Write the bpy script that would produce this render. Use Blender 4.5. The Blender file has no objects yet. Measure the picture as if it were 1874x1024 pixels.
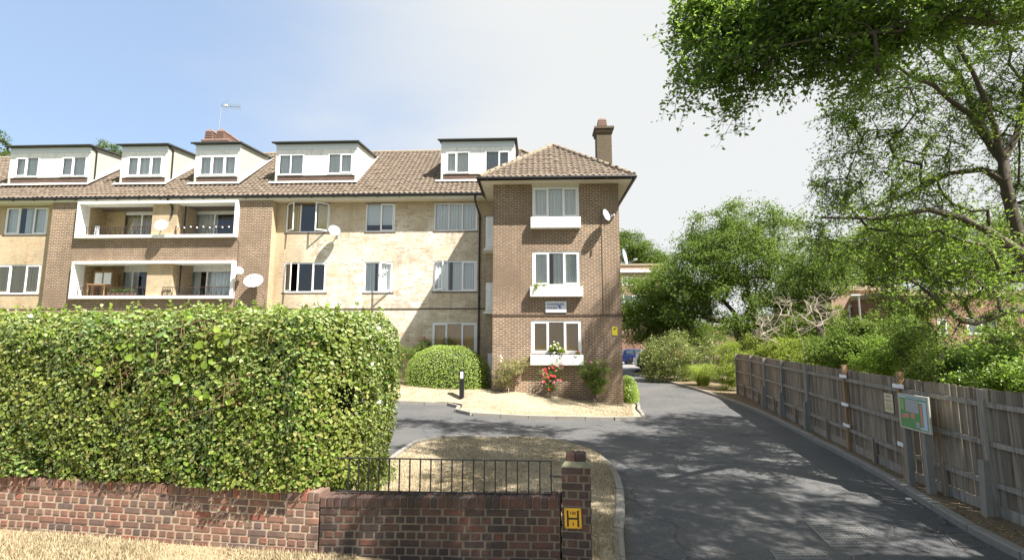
import bpy, bmesh, math, random
import numpy as np
from math import sin, cos, radians, pi, atan2, sqrt
from mathutils import Matrix, Vector
random.seed(7); RNG = np.random.default_rng(11)
scene = bpy.context.scene
col = scene.collection

# ------------------------------------------------------------------ camera
CAM_H = 2.6
YAW, PITCH, ROLL, FPX = radians(2.6), radians(7.1), radians(0.1), 937.0
_f = np.array([-sin(YAW)*cos(PITCH), cos(YAW)*cos(PITCH), sin(PITCH)])
_r = np.array([cos(YAW), sin(YAW), 0.0]); _u = np.cross(_r, _f)
_r, _u = _r*cos(ROLL)+_u*sin(ROLL), -_r*sin(ROLL)+_u*cos(ROLL)
cd = bpy.data.cameras.new('camera'); cam = bpy.data.objects.new('camera', cd); col.objects.link(cam)
cam.matrix_world = Matrix(((_r[0],_u[0],-_f[0],0),(_r[1],_u[1],-_f[1],0),(_r[2],_u[2],-_f[2],CAM_H),(0,0,0,1)))
cd.sensor_width = 36; cd.lens = 36*FPX/1874; cd.clip_start = 0.05; cd.clip_end = 3000
scene.camera = cam

# ------------------------------------------------------------------ light
SUN = Vector((1.42, -1.0, 2.45)).normalized()      # towards the sun
sl = bpy.data.lights.new('sun', 'SUN'); so = bpy.data.objects.new('sun', sl); col.objects.link(so)
sl.energy = 5.0; sl.angle = radians(0.5); sl.color = (1.0, 0.95, 0.87)
so.rotation_euler = SUN.to_track_quat('Z', 'Y').to_euler()
w = bpy.data.worlds.new('World'); scene.world = w; w.use_nodes = True
nt = w.node_tree; nt.nodes.clear()
def N(t, tree=None, **k):
    n = tree.nodes.new(t)
    for a, b in k.items(): setattr(n, a, b)
    return n
sky = N('ShaderNodeTexSky', nt, sky_type='NISHITA', sun_disc=False)
sky.sun_elevation = math.asin(SUN.z); sky.sun_rotation = atan2(SUN.x, SUN.y)
sky.air_density = 1.0; sky.dust_density = 1.0; sky.ozone_density = 1.2; sky.altitude = 50
bg = N('ShaderNodeBackground', nt); bg.inputs[1].default_value = 0.08
# thin high cloud veil: white over the right-hand (eastern) half of the sky, blue to the left
tc = N('ShaderNodeTexCoord', nt); sep = N('ShaderNodeSeparateXYZ', nt); nt.links.new(tc.outputs['Generated'], sep.inputs[0])
nz = N('ShaderNodeTexNoise', nt); nz.inputs['Scale'].default_value = 1.6; nz.inputs['Detail'].default_value = 5; nz.inputs['Distortion'].default_value = .6
mp = N('ShaderNodeMapping', nt); mp.inputs['Scale'].default_value = (1, 1, 3.0)
nt.links.new(tc.outputs['Generated'], mp.inputs[0]); nt.links.new(mp.outputs[0], nz.inputs['Vector'])
ad = N('ShaderNodeMath', nt, operation='MULTIPLY_ADD'); nt.links.new(nz.outputs[0], ad.inputs[0]); ad.inputs[1].default_value = .55; nt.links.new(sep.outputs[0], ad.inputs[2])
mr = N('ShaderNodeMapRange', nt, interpolation_type='SMOOTHSTEP'); nt.links.new(ad.outputs[0], mr.inputs[0])
mr.inputs[1].default_value = -.32; mr.inputs[2].default_value = .30; mr.inputs[3].default_value = .12; mr.inputs[4].default_value = .95
mx = N('ShaderNodeMix', nt, data_type='RGBA'); nt.links.new(mr.outputs[0], mx.inputs[0]); 
paleblue = N('ShaderNodeMix', nt, data_type='RGBA'); paleblue.inputs[0].default_value = .55; nt.links.new(sky.outputs[0], paleblue.inputs[6]); paleblue.inputs[7].default_value = (1.9, 2.75, 4.1, 1)
nt.links.new(paleblue.outputs[2], mx.inputs[6])
mx.inputs[7].default_value = (3.72, 3.76, 3.70, 1)
nt.links.new(mx.outputs[2], bg.inputs[0])
wo = N('ShaderNodeOutputWorld', nt); nt.links.new(bg.outputs[0], wo.inputs[0])
scene.view_settings.view_transform = 'Standard'; scene.view_settings.look = 'None'
scene.view_settings.exposure = 1.6; scene.view_settings.gamma = 1.0
scene.render.engine = 'CYCLES'
scene.cycles.max_bounces = 8; scene.cycles.transparent_max_bounces = 12

# ------------------------------------------------------------------ measuring helpers (sight lines onto real planes)
O3 = np.array([0, 0, CAM_H])
def ray(x, y): return _f+_r*(x-937)/FPX+_u*(512-y)/FPX
def PY(x, y, Y): d = ray(x, y); return O3+d*(Y/d[1])
def PZ(x, y, Z): d = ray(x, y); return O3+d*((Z-CAM_H)/d[2])
def sm(t): t = np.clip(t, 0, 1); return t*t*(3-2*t)
def D(X, Y):
    X = np.asarray(X, float); Y = np.asarray(Y, float)
    return .0143*(np.clip(Y, 5, 60)-5)+.04*np.maximum(0, -X)*np.clip((Y-6)/6, 0, 1)*(1-sm((Y-40)/20))*np.where(X < -12, 12/np.maximum(1e-6, -X), 1)
def PG(x, y, dz=0):
    z = 0
    for i in range(40):
        p = PZ(x, y, z+dz); z = .5*z+.5*float(D(p[0], p[1]))
    return PZ(x, y, z+dz)

# ------------------------------------------------------------------ materials
def nmat(name):
    m = bpy.data.materials.new(name); m.use_nodes = True
    t = m.node_tree; b = t.nodes['Principled BSDF']
    return m, t, b
def lk(t, a, b): t.links.new(a, b)
def pos(t): return N('ShaderNodeNewGeometry', t).outputs['Position']
def noise(t, scale, detail=4, vec=None, rough=.6):
    n = N('ShaderNodeTexNoise', t); n.inputs['Scale'].default_value = scale; n.inputs['Detail'].default_value = detail; n.inputs['Roughness'].default_value = rough
    lk(t, vec if vec is not None else pos(t), n.inputs['Vector']); return n.outputs[0]
def ramp(t, fac, stops, interp='LINEAR'):
    r = N('ShaderNodeValToRGB', t); lk(t, fac, r.inputs[0]); e = r.color_ramp; e.interpolation = interp
    while len(e.elements) < len(stops): e.elements.new(.5)
    for i, (p, c) in enumerate(stops): e.elements[i].position = p; e.elements[i].color = (*c, 1) if len(c) == 3 else c
    return r.outputs[0]
def mix(t, a, b, fac, mode='MIX'):
    m = N('ShaderNodeMix', t, data_type='RGBA', blend_type=mode)
    for v, i in ((fac, 0), (a, 6), (b, 7)):
        if isinstance(v, (int, float)): m.inputs[i].default_value = v
        elif isinstance(v, tuple): m.inputs[i].default_value = (*v, 1)
        else: lk(t, v, m.inputs[i])
    return m.outputs[2]
def bump(t, b, h, strength=.3, dist=.02):
    n = N('ShaderNodeBump', t); n.inputs['Strength'].default_value = strength; n.inputs['Distance'].default_value = dist
    lk(t, h, n.inputs['Height']); lk(t, n.outputs[0], b.inputs['Normal'])
def plain(name, c, rough=.6, metal=0, var=.12, scale=6, dirt=None, bumpy=0):
    m, t, b = nmat(name)
    n = noise(t, scale, 5)
    d = dirt or tuple(x*(1-var*2) for x in c)
    lk(t, mix(t, tuple(min(1, x*(1+var)) for x in c), d, n), b.inputs['Base Color'])
    b.inputs['Roughness'].default_value = rough; b.inputs['Metallic'].default_value = metal
    if bumpy: bump(t, b, noise(t, scale*8, 4), bumpy, .01)
    return m
def brick_mat(name, c1, c2, mortar, bw=.235, bh=.075, ms=.011, tint=None, tint_scale=.35, squash=0, stain=None, c3=None, whiten=None):
    m, t, b = nmat(name)
    s = N('ShaderNodeSeparateXYZ', t); lk(t, pos(t), s.inputs[0])
    a = N('ShaderNodeMath', t, operation='ADD'); lk(t, s.outputs[0], a.inputs[0]); lk(t, s.outputs[1], a.inputs[1])
    c = N('ShaderNodeCombineXYZ', t); lk(t, a.outputs[0], c.inputs[0]); lk(t, s.outputs[2], c.inputs[1])
    br = N('ShaderNodeTexBrick', t); lk(t, c.outputs[0], br.inputs['Vector'])
    br.inputs['Scale'].default_value = 1; br.inputs['Brick Width'].default_value = bw; br.inputs['Row Height'].default_value = bh
    br.inputs['Mortar Size'].default_value = ms; br.inputs['Mortar Smooth'].default_value = .2; br.inputs['Bias'].default_value = 0
    br.inputs['Color1'].default_value = (*c1, 1); br.inputs['Color2'].default_value = (*c2, 1); br.inputs['Mortar'].default_value = (*mortar, 1)
    colr = br.outputs[0]
    if c3:   # odd bricks of another firing: coarse cells on the brick lattice
        wn = N('ShaderNodeTexWhiteNoise', t, noise_dimensions='2D')
        sn = N('ShaderNodeVectorMath', t, operation='SNAP'); lk(t, c.outputs[0], sn.inputs[0]); sn.inputs[1].default_value = (bw/2, bh, 1); lk(t, sn.outputs[0], wn.inputs['Vector'])
        k = ramp(t, wn.outputs[0], [(.72, (0, 0, 0)), (.85, (1, 1, 1))])
        kk = N('ShaderNodeMath', t, operation='MULTIPLY'); lk(t, k, kk.inputs[0])
        inv = N('ShaderNodeMath', t, operation='SUBTRACT'); inv.inputs[0].default_value = 1; lk(t, br.outputs[1], inv.inputs[1]); lk(t, inv.outputs[0], kk.inputs[1])
        colr = mix(t, colr, c3, kk.outputs[0])
    if whiten:   # whiter over the middle of the wall, patchy at its edges
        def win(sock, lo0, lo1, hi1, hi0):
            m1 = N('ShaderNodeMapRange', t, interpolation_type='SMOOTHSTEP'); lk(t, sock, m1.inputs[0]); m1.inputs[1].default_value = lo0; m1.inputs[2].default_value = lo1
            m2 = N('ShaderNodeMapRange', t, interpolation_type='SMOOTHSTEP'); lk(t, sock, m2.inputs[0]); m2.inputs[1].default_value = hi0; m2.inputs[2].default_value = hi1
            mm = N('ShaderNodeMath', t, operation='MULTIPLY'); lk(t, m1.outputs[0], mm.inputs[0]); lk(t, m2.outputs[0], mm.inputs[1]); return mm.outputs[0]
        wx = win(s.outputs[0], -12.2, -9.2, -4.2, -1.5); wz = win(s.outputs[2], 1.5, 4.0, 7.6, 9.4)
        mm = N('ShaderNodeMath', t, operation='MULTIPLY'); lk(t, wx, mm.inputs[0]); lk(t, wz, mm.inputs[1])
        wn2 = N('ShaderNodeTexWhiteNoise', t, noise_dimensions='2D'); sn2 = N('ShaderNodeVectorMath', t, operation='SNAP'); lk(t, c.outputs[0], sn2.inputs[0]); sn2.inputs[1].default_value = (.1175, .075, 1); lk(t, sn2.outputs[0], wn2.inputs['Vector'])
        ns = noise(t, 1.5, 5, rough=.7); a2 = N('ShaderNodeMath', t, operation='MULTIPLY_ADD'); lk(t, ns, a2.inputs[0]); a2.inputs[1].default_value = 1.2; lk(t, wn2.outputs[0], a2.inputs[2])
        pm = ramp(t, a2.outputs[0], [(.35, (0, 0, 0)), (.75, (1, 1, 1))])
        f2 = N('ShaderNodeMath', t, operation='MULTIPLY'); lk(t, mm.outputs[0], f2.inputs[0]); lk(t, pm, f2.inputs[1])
        colr = mix(t, colr, whiten, f2.outputs[0])
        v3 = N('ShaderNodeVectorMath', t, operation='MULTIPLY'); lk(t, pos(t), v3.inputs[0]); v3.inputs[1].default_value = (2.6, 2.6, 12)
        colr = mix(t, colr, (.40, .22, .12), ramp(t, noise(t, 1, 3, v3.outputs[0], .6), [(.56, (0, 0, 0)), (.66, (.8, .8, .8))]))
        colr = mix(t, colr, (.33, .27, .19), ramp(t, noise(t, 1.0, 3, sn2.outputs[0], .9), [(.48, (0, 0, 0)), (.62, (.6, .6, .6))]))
    if tint: colr = mix(t, colr, mix(t, colr, tint, .75), ramp(t, noise(t, tint_scale, 6, rough=.75), [(.38, (0, 0, 0)), (.62, (1, 1, 1))]))
    if stain: colr = mix(t, colr, stain, ramp(t, noise(t, 1.3, 5), [(.5, (0, 0, 0)), (.75, (.45, .45, .45))]))
    colr = mix(t, colr, mix(t, colr, (0, 0, 0), .5), ramp(t, noise(t, 18, 3), [(.4, (0, 0, 0)), (.9, (.7, .7, .7))]))
    vs = N('ShaderNodeVectorMath', t, operation='MULTIPLY'); lk(t, pos(t), vs.inputs[0]); vs.inputs[1].default_value = (2.6, 2.6, .32)
    colr = mix(t, colr, mix(t, colr, (.03, .027, .022), .28), ramp(t, noise(t, 1, 5, vs.outputs[0], .65), [(.50, (0, 0, 0)), (.72, (.8, .8, .8))]))
    lk(t, colr, b.inputs['Base Color']); b.inputs['Roughness'].default_value = .9
    bump(t, b, br.outputs[1], -.5, .008)
    return m
def leaf_mat(name, greens, trans=.35, gloss=.25, patch=None, tcol=None):
    m, t, b = nmat(name); t.nodes.remove(b)
    g = N('ShaderNodeNewGeometry', t)
    c = ramp(t, g.outputs['Random Per Island'], [(i/(len(greens)-1), x) for i, x in enumerate(greens)])
    c = mix(t, c, mix(t, c, patch or (.2, .25, .03), .55), ramp(t, noise(t, .9, 4), [(.42, (0, 0, 0)), (.66, (1, 1, 1))]))
    df = N('ShaderNodeBsdfDiffuse', t); lk(t, c, df.inputs[0])
    tl = N('ShaderNodeBsdfTranslucent', t); lk(t, mix(t, c, tcol or (.55, .75, .08), .5, 'MIX'), tl.inputs[0])
    m1 = N('ShaderNodeMixShader', t); m1.inputs[0].default_value = trans; lk(t, df.outputs[0], m1.inputs[1]); lk(t, tl.outputs[0], m1.inputs[2])
    gl = N('ShaderNodeBsdfGlossy', t); gl.inputs['Roughness'].default_value = .5; gl.inputs['Color'].default_value = (.8, .9, .6, 1)
    fr = N('ShaderNodeFresnel', t); fr.inputs[0].default_value = 1.42
    fm = N('ShaderNodeMath', t, operation='MULTIPLY'); lk(t, fr.outputs[0], fm.inputs[0]); fm.inputs[1].default_value = gloss*.9
    m2 = N('ShaderNodeMixShader', t); lk(t, fm.outputs[0], m2.inputs[0]); lk(t, m1.outputs[0], m2.inputs[1]); lk(t, gl.outputs[0], m2.inputs[2])
    lk(t, m2.outputs[0], t.nodes['Material Output'].inputs[0])
    return m
def island_mat(name, cols, rough=.85, nscale=14, stain=None, bumpy=.3, spec=.3):
    m, t, b = nmat(name); g = N('ShaderNodeNewGeometry', t)
    c = ramp(t, g.outputs['Random Per Island'], [(i/(len(cols)-1), x) for i, x in enumerate(cols)])
    c = mix(t, c, mix(t, c, (0, 0, 0), .5), ramp(t, noise(t, nscale, 5), [(.35, (0, 0, 0)), (.8, (.8, .8, .8))]))
    if stain:
        c = mix(t, c, stain[0], ramp(t, noise(t, stain[1], 6, rough=.7), [(stain[2], (0, 0, 0)), (stain[2]+.15, (stain[3],)*3)]))
    lk(t, c, b.inputs['Base Color']); b.inputs['Roughness'].default_value = rough; b.inputs['Specular IOR Level'].default_value = spec
    bump(t, b, noise(t, nscale*4, 4), bumpy, .006)
    return m
def wood_mat(name, c1, c2, c3):
    m, t, b = nmat(name); g = N('ShaderNodeNewGeometry', t)
    v = N('ShaderNodeVectorMath', t, operation='MULTIPLY'); lk(t, pos(t), v.inputs[0]); v.inputs[1].default_value = (30, 30, 1.6)
    c = ramp(t, g.outputs['Random Per Island'], [(0, c1), (.5, c2), (1, c3)])
    c = mix(t, c, mix(t, c, (.02, .018, .015), .7), ramp(t, noise(t, 1, 5, v.outputs[0]), [(.4, (0, 0, 0)), (.75, (1, 1, 1))]))
    c = mix(t, c, (.07, .085, .045), ramp(t, noise(t, 1.7, 4), [(.55, (0, 0, 0)), (.8, (.5, .5, .5))]))
    lk(t, c, b.inputs['Base Color']); b.inputs['Roughness'].default_value = .9; bump(t, b, noise(t, 1, 4, v.outputs[0]), .4, .006)
    return m
def glass_mat(name, tint=(.93, .95, .95), ior=1.45, boost=1.0):
    m, t, b = nmat(name); t.nodes.remove(b)
    tr = N('ShaderNodeBsdfTransparent', t); tr.inputs[0].default_value = (*tint, 1)
    gl = N('ShaderNodeBsdfGlossy', t); gl.inputs['Roughness'].default_value = .02
    fr = N('ShaderNodeFresnel', t); fr.inputs[0].default_value = ior
    a = N('ShaderNodeMath', t, operation='MULTIPLY_ADD', use_clamp=True); lk(t, fr.outputs[0], a.inputs[0]); a.inputs[1].default_value = boost; a.inputs[2].default_value = .06
    nb = N('ShaderNodeBump', t); nb.inputs['Strength'].default_value = .05; nb.inputs['Distance'].default_value = .05; lk(t, noise(t, 1.5, 1), nb.inputs['Height']); lk(t, nb.outputs[0], gl.inputs['Normal'])
    mm = N('ShaderNodeMixShader', t); lk(t, a.outputs[0], mm.inputs[0]); lk(t, tr.outputs[0], mm.inputs[1]); lk(t, gl.outputs[0], mm.inputs[2])
    lk(t, mm.outputs[0], t.nodes['Material Output'].inputs[0])
    return m

M = {}
M['brick_brown'] = brick_mat('brick_brown', (.170, .094, .062), (.078, .050, .039), (.48, .385, .275), ms=.015, c3=(.25, .14, .085), tint=(.17, .118, .078))
M['brick_cream'] = brick_mat('brick_cream', (.42, .31, .16), (.25, .175, .09), (.46, .39, .28), ms=.014, c3=(.52, .27, .15), tint=(.52, .42, .28), tint_scale=.45, whiten=(.76, .72, .63))
M['brick_buff'] = brick_mat('brick_buff', (.42, .29, .15), (.30, .20, .105), (.44, .36, .25), c3=(.5, .37, .2), tint=(.5, .4, .22))
M['brick_red'] = brick_mat('brick_red', (.24, .10, .065), (.17, .075, .055), (.30, .22, .16), c3=(.3, .14, .09))
def tile_mat():
    m, t, b = nmat('roof_tile')
    c = ramp(t, noise(t, 5, 6, rough=.8), [(.3, (.068, .050, .037)), (.47, (.118, .089, .065)), (.6, (.180, .142, .106)), (.75, (.31, .265, .205))])
    s = N('ShaderNodeTexVoronoi', t); s.inputs['Scale'].default_value = 3.3; lk(t, pos(t), s.inputs['Vector'])
    c = mix(t, c, mix(t, c, (.15, .112, .085), .45), ramp(t, s.outputs['Color'], [(.3, (0, 0, 0)), (.8, (1, 1, 1))]))
    lk(t, c, b.inputs['Base Color']); b.inputs['Roughness'].default_value = .9; bump(t, b, noise(t, 40, 3), .4, .01); return m
M['tile'] = tile_mat()
M['hip'] = plain('ridge_tile', (.25, .205, .15), .9, var=.3, scale=7)
def grimy(name, c, dk, amt=.5):
    m, t, b = nmat(name); v = N('ShaderNodeVectorMath', t, operation='MULTIPLY'); lk(t, pos(t), v.inputs[0]); v.inputs[1].default_value = (9, 9, .9)
    f = ramp(t, noise(t, 1, 5, v.outputs[0], .7), [(.5, (0, 0, 0)), (.78, (amt,)*3)]); g2 = ramp(t, noise(t, 2.2, 4), [(.55, (0, 0, 0)), (.8, (amt*.6,)*3)])
    lk(t, mix(t, mix(t, c, dk, f), dk, g2), b.inputs['Base Color']); b.inputs['Roughness'].default_value = .55; return m
M['white'] = grimy('white_paint', (.78, .78, .76), (.40, .37, .30), .75); M['white_old'] = plain('white_paint', (.80, .80, .79), .5, var=.03, scale=3, dirt=(.70, .69, .66))
M['upvc'] = plain('white_upvc', (.82, .83, .84), .35, var=.02)
M['dirty_white'] = plain('weathered_white', (.72, .71, .66), .7, var=.1, scale=2.5, dirt=(.45, .42, .34))
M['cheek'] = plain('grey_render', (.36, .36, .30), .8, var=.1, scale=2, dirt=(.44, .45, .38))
M['cream'] = plain('cream_soffit', (.66, .62, .52), .7, var=.08, scale=3)
M['black'] = plain('black_plastic', (.018, .018, .02), .35, var=.2)
M['iron'] = plain('black_iron', (.02, .02, .022), .5, var=.3, scale=20)
M['darkbrown'] = plain('dark_brown_rail', (.07, .035, .025), .5, var=.2)
M['felt'] = plain('roof_felt', (.05, .055, .05), .8, var=.3)
M['kerb'] = plain('kerb_concrete', (.22, .205, .18), .9, var=.2, scale=5, dirt=(.17, .16, .14), bumpy=.4)
M['concrete'] = plain('concrete', (.34, .33, .30), .9, var=.2, scale=6, dirt=(.2, .19, .17), bumpy=.4)
M['glass'] = glass_mat('window_glass', boost=1.0)
M['net'] = plain('net_curtain', (.80, .83, .85), .9, var=.05)
M['drape'] = plain('cream_curtain', (.58, .50, .34), .9, var=.1)
M['blind'] = plain('brown_blind', (.66, .44, .23), .8, var=.1, scale=3)
M['interior'] = plain('interior', (.16, .13, .10), .9, var=.2, scale=1)
M['lead'] = plain('lead_flashing', (.62, .61, .59), .6, var=.1)
M['terracotta'] = plain('terracotta', (.22, .135, .105), .8, var=.2, scale=8)
M['dish'] = plain('grey_dish', (.40, .42, .45), .45, var=.05)
M['metal'] = plain('galvanised', (.5, .51, .52), .35, .8, var=.1)
M['bark'] = plain('bark', (.085, .07, .052), .95, var=.4, scale=12, dirt=(.035, .03, .024), bumpy=.8)
M['bark_pale'] = plain('bleached_bark', (.46, .40, .33), .9, var=.2, scale=9)
M['twig'] = plain('hedge_twigs', (.17, .10, .055), .95, var=.3, scale=14)
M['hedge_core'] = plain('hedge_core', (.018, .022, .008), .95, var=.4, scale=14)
M['fence'] = wood_mat('weathered_boards', (.24, .19, .13), (.34, .28, .205), (.155, .12, .085))
M['rail'] = wood_mat('weathered_rail', (.30, .265, .215), (.34, .305, .25), (.22, .19, .15))
M['newwood'] = wood_mat('new_post', (.36, .22, .10), (.38, .24, .12), (.33, .2, .1))
M['postgrey'] = plain('grey_post', (.25, .235, .20), .8, var=.15, scale=10)
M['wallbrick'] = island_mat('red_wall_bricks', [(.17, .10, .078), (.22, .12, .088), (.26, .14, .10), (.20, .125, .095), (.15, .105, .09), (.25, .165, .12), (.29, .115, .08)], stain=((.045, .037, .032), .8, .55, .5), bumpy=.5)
M['shademortar'] = plain('shaded_mortar', (.17, .145, .11), .95, var=.3, scale=9, dirt=(.09, .085, .06), bumpy=.5)  # darker mortar copy, tree shade on the right length put into its colour
M['shadebrick'] = island_mat('shaded_stained_bricks', [(.075, .05, .045), (.11, .062, .050), (.13, .07, .054), (.085, .056, .05), (.062, .047, .044), (.10, .066, .056), (.15, .068, .05)], stain=((.03, .028, .026), 1.1, .46, .7), bumpy=.5)  # tree shade on right length and pier painted into the brick, plus stain
M['mortar'] = plain('mortar', (.50, .40, .28), .95, var=.2, scale=6, dirt=(.16, .14, .11), bumpy=.5)
M['moss'] = plain('mossy_concrete', (.20, .18, .13), .95, var=.3, scale=14, dirt=(.10, .11, .05), bumpy=.5)

def asphalt():
    m, t, b = nmat('asphalt')
    c = ramp(t, noise(t, 60, 5, rough=.95), [(.36, (.022, .024, .028)), (.5, (.050, .053, .059)), (.62, (.16, .155, .15))])
    vd = N('ShaderNodeVectorMath', t, operation='ADD'); n1 = N('ShaderNodeTexNoise', t); n1.inputs['Scale'].default_value = 1.2; lk(t, pos(t), n1.inputs['Vector']); lk(t, pos(t), vd.inputs[0]); lk(t, n1.outputs['Color'], vd.inputs[1])
    vo = N('ShaderNodeTexVoronoi', t, feature='DISTANCE_TO_EDGE'); vo.inputs['Scale'].default_value = .38; lk(t, vd.outputs[0], vo.inputs['Vector'])
    c = mix(t, c, (.014, .014, .015), ramp(t, vo.outputs['Distance'], [(.0, (.75, .75, .75)), (.012, (0, 0, 0))]))
    c = mix(t, c, mix(t, c, (.15, .14, .125), .45), ramp(t, noise(t, .45, 6, rough=.65), [(.40, (0, 0, 0)), (.66, (.8, .8, .8))]))
    c = mix(t, c, (.20, .16, .10), ramp(t, noise(t, 55, 2, rough=.9), [(.72, (0, 0, 0)), (.78, (.6, .6, .6))]))
    lk(t, c, b.inputs['Base Color']); b.inputs['Roughness'].default_value = .85; bump(t, b, noise(t, 140, 3), .6, .008); return m
M['asphalt'] = asphalt()
def drygrass(name, base, dk, lt, sc=1.2):
    m, t, b = nmat(name)
    c = ramp(t, noise(t, 45, 6, rough=.85), [(.3, dk), (.5, base), (.72, lt)])
    c = mix(t, c, (.11, .12, .045), ramp(t, noise(t, 2.7, 5, rough=.8), [(.56, (0, 0, 0)), (.72, (.65, .65, .65))]))
    c = mix(t, c, (.12, .10, .05), ramp(t, noise(t, sc, 6, rough=.75), [(.48, (0, 0, 0)), (.72, (.7, .7, .7))]))
    lk(t, c, b.inputs['Base Color']); b.inputs['Roughness'].default_value = .95; bump(t, b, noise(t, 90, 4), .8, .02); return m
M['drygrass'] = drygrass('dry_grass_ground', (.36, .30, .21), (.20, .155, .09), (.58, .52, .40))
M['verge'] = drygrass('dry_verge', (.33, .25, .15), (.18, .125, .07), (.46, .37, .24), .6)
M['soil'] = drygrass('leafy_soil', (.17, .125, .075), (.08, .06, .035), (.30, .23, .14), 2)
M['land'] = drygrass('rough_land', (.12, .13, .05), (.06, .07, .03), (.2, .19, .09), .3)
M['blade'] = island_mat('dry_blades', [(.28, .205, .115), (.40, .315, .19), (.50, .42, .28), (.17, .15, .065)], bumpy=0)
M['litter'] = island_mat('dead_leaves', [(.22, .12, .05), (.35, .22, .10), (.45, .33, .18), (.12, .07, .04)], bumpy=0)

# leaf colours
GR = lambda k, y=0: (.045*k+y, .105*k+y*.6, .018*k)
M['ivy'] = leaf_mat('hedge_leaf', [(.020, .045, .008), (.05, .10, .012), (.10, .165, .022), (.18, .225, .045), (.055, .12, .016), (.25, .25, .085), (.12, .07, .035)], .25, .3, patch=(.20, .21, .04))
M['vine'] = leaf_mat('vine_leaf', [(.08, .15, .02), (.15, .24, .03), (.25, .33, .06)], .35, .3, patch=(.28, .32, .06))
M['clip'] = leaf_mat('clipped_leaf', [(.13, .20, .025), (.24, .34, .045), (.38, .46, .09)], .35, .3, patch=(.24, .33, .05))
M['oak'] = leaf_mat('oak_leaf', [(.04, .085, .018), (.075, .14, .025), (.13, .20, .04)], .55, .1, patch=(.12, .18, .035), tcol=(.42, .62, .09))
M['ash'] = leaf_mat('ash_leaf', [(.06, .105, .022), (.10, .165, .028), (.16, .23, .045)], .55, .05, patch=(.12, .19, .03), tcol=(.38, .58, .07))
M['tree'] = leaf_mat('tree_leaf', [(.04, .08, .014), (.075, .135, .02), (.125, .185, .03)], .42, .02, patch=(.125, .17, .04), tcol=(.34, .46, .11))
M['tree2'] = leaf_mat('tree_leaf_light', [(.055, .095, .02), (.09, .15, .028), (.14, .20, .04)], .38, .02, patch=(.16, .21, .04), tcol=(.4, .55, .08))
M['shrub'] = leaf_mat('shrub_leaf', [(.05, .085, .025), (.10, .14, .04), (.17, .19, .07), (.20, .14, .08)], .3, .15, patch=(.2, .2, .08))
M['lime'] = leaf_mat('lime_leaf', [(.08, .12, .02), (.16, .21, .035), (.24, .28, .06)], .4, .05, patch=(.3, .32, .08))
M['rose_leaf'] = leaf_mat('rose_leaf', [(.05, .09, .02), (.10, .15, .03), (.17, .21, .06)], .3, .15, patch=(.1, .14, .03))
M['dry_leaf'] = leaf_mat('dry_leaf', [(.13, .11, .045), (.24, .2, .09), (.33, .28, .14)], .3, .1, patch=(.3, .26, .1))
M['conifer'] = leaf_mat('conifer_leaf', [(.03, .06, .02), (.06, .10, .03)], .2, .1)
for k, c in dict(pink=(.75, .22, .28), red=(.62, .05, .06), whitef=(.82, .82, .78), rosep=(.7, .3, .4)).items(): M[k] = plain('petal_'+k, c, .7, var=.12, scale=40)

# ------------------------------------------------------------------ objects
def link(o): col.objects.link(o); return o
def setp(o, label=None, cat=None, group=None, kind=None):
    if label: o['label'] = label
    if cat: o['category'] = cat
    if group: o['group'] = group
    if kind: o['kind'] = kind
    return o
def thing(name, loc, label, cat, group=None):
    o = bpy.data.objects.new(name, None); o.location = loc; o.empty_display_size = .2; link(o)
    o['wl'] = [float(v) for v in loc]
    return setp(o, label, cat, group)
def wloc(o):
    v = np.zeros(3)
    while o is not None: v += np.array(o.location); o = o.parent
    return v
def mk(name, V, F, mat, parent=None, smooth=False, origin=None):
    """one mesh object from world coordinates; its origin sits at its parent's, or at `origin`"""
    V = np.asarray(V, dtype=np.float64).reshape(-1, 3)
    base = wloc(parent) if parent is not None else (np.array(origin, float) if origin is not None else V.mean(0)*[1, 1, 0]+[0, 0, V[:, 2].min()])
    V = V-base
    me = bpy.data.meshes.new(name)
    if isinstance(F, np.ndarray):
        k = F.shape[1]; me.vertices.add(len(V)); me.vertices.foreach_set('co', V.astype(np.float32).ravel())
        me.loops.add(F.size); me.loops.foreach_set('vertex_index', F.astype(np.int32).ravel())
        me.polygons.add(len(F)); me.polygons.foreach_set('loop_start', np.arange(0, F.size, k, dtype=np.int32))
        me.update(calc_edges=True)
    else:
        me.from_pydata(V.tolist(), [], F)
    if mat is not None: me.materials.append(M[mat] if isinstance(mat, str) else mat)
    if smooth: me.polygons.foreach_set('use_smooth', [True]*len(me.polygons))
    o = bpy.data.objects.new(name, me); link(o)
    if parent is not None: o.parent = parent
    else: o.location = base
    return o

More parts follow.
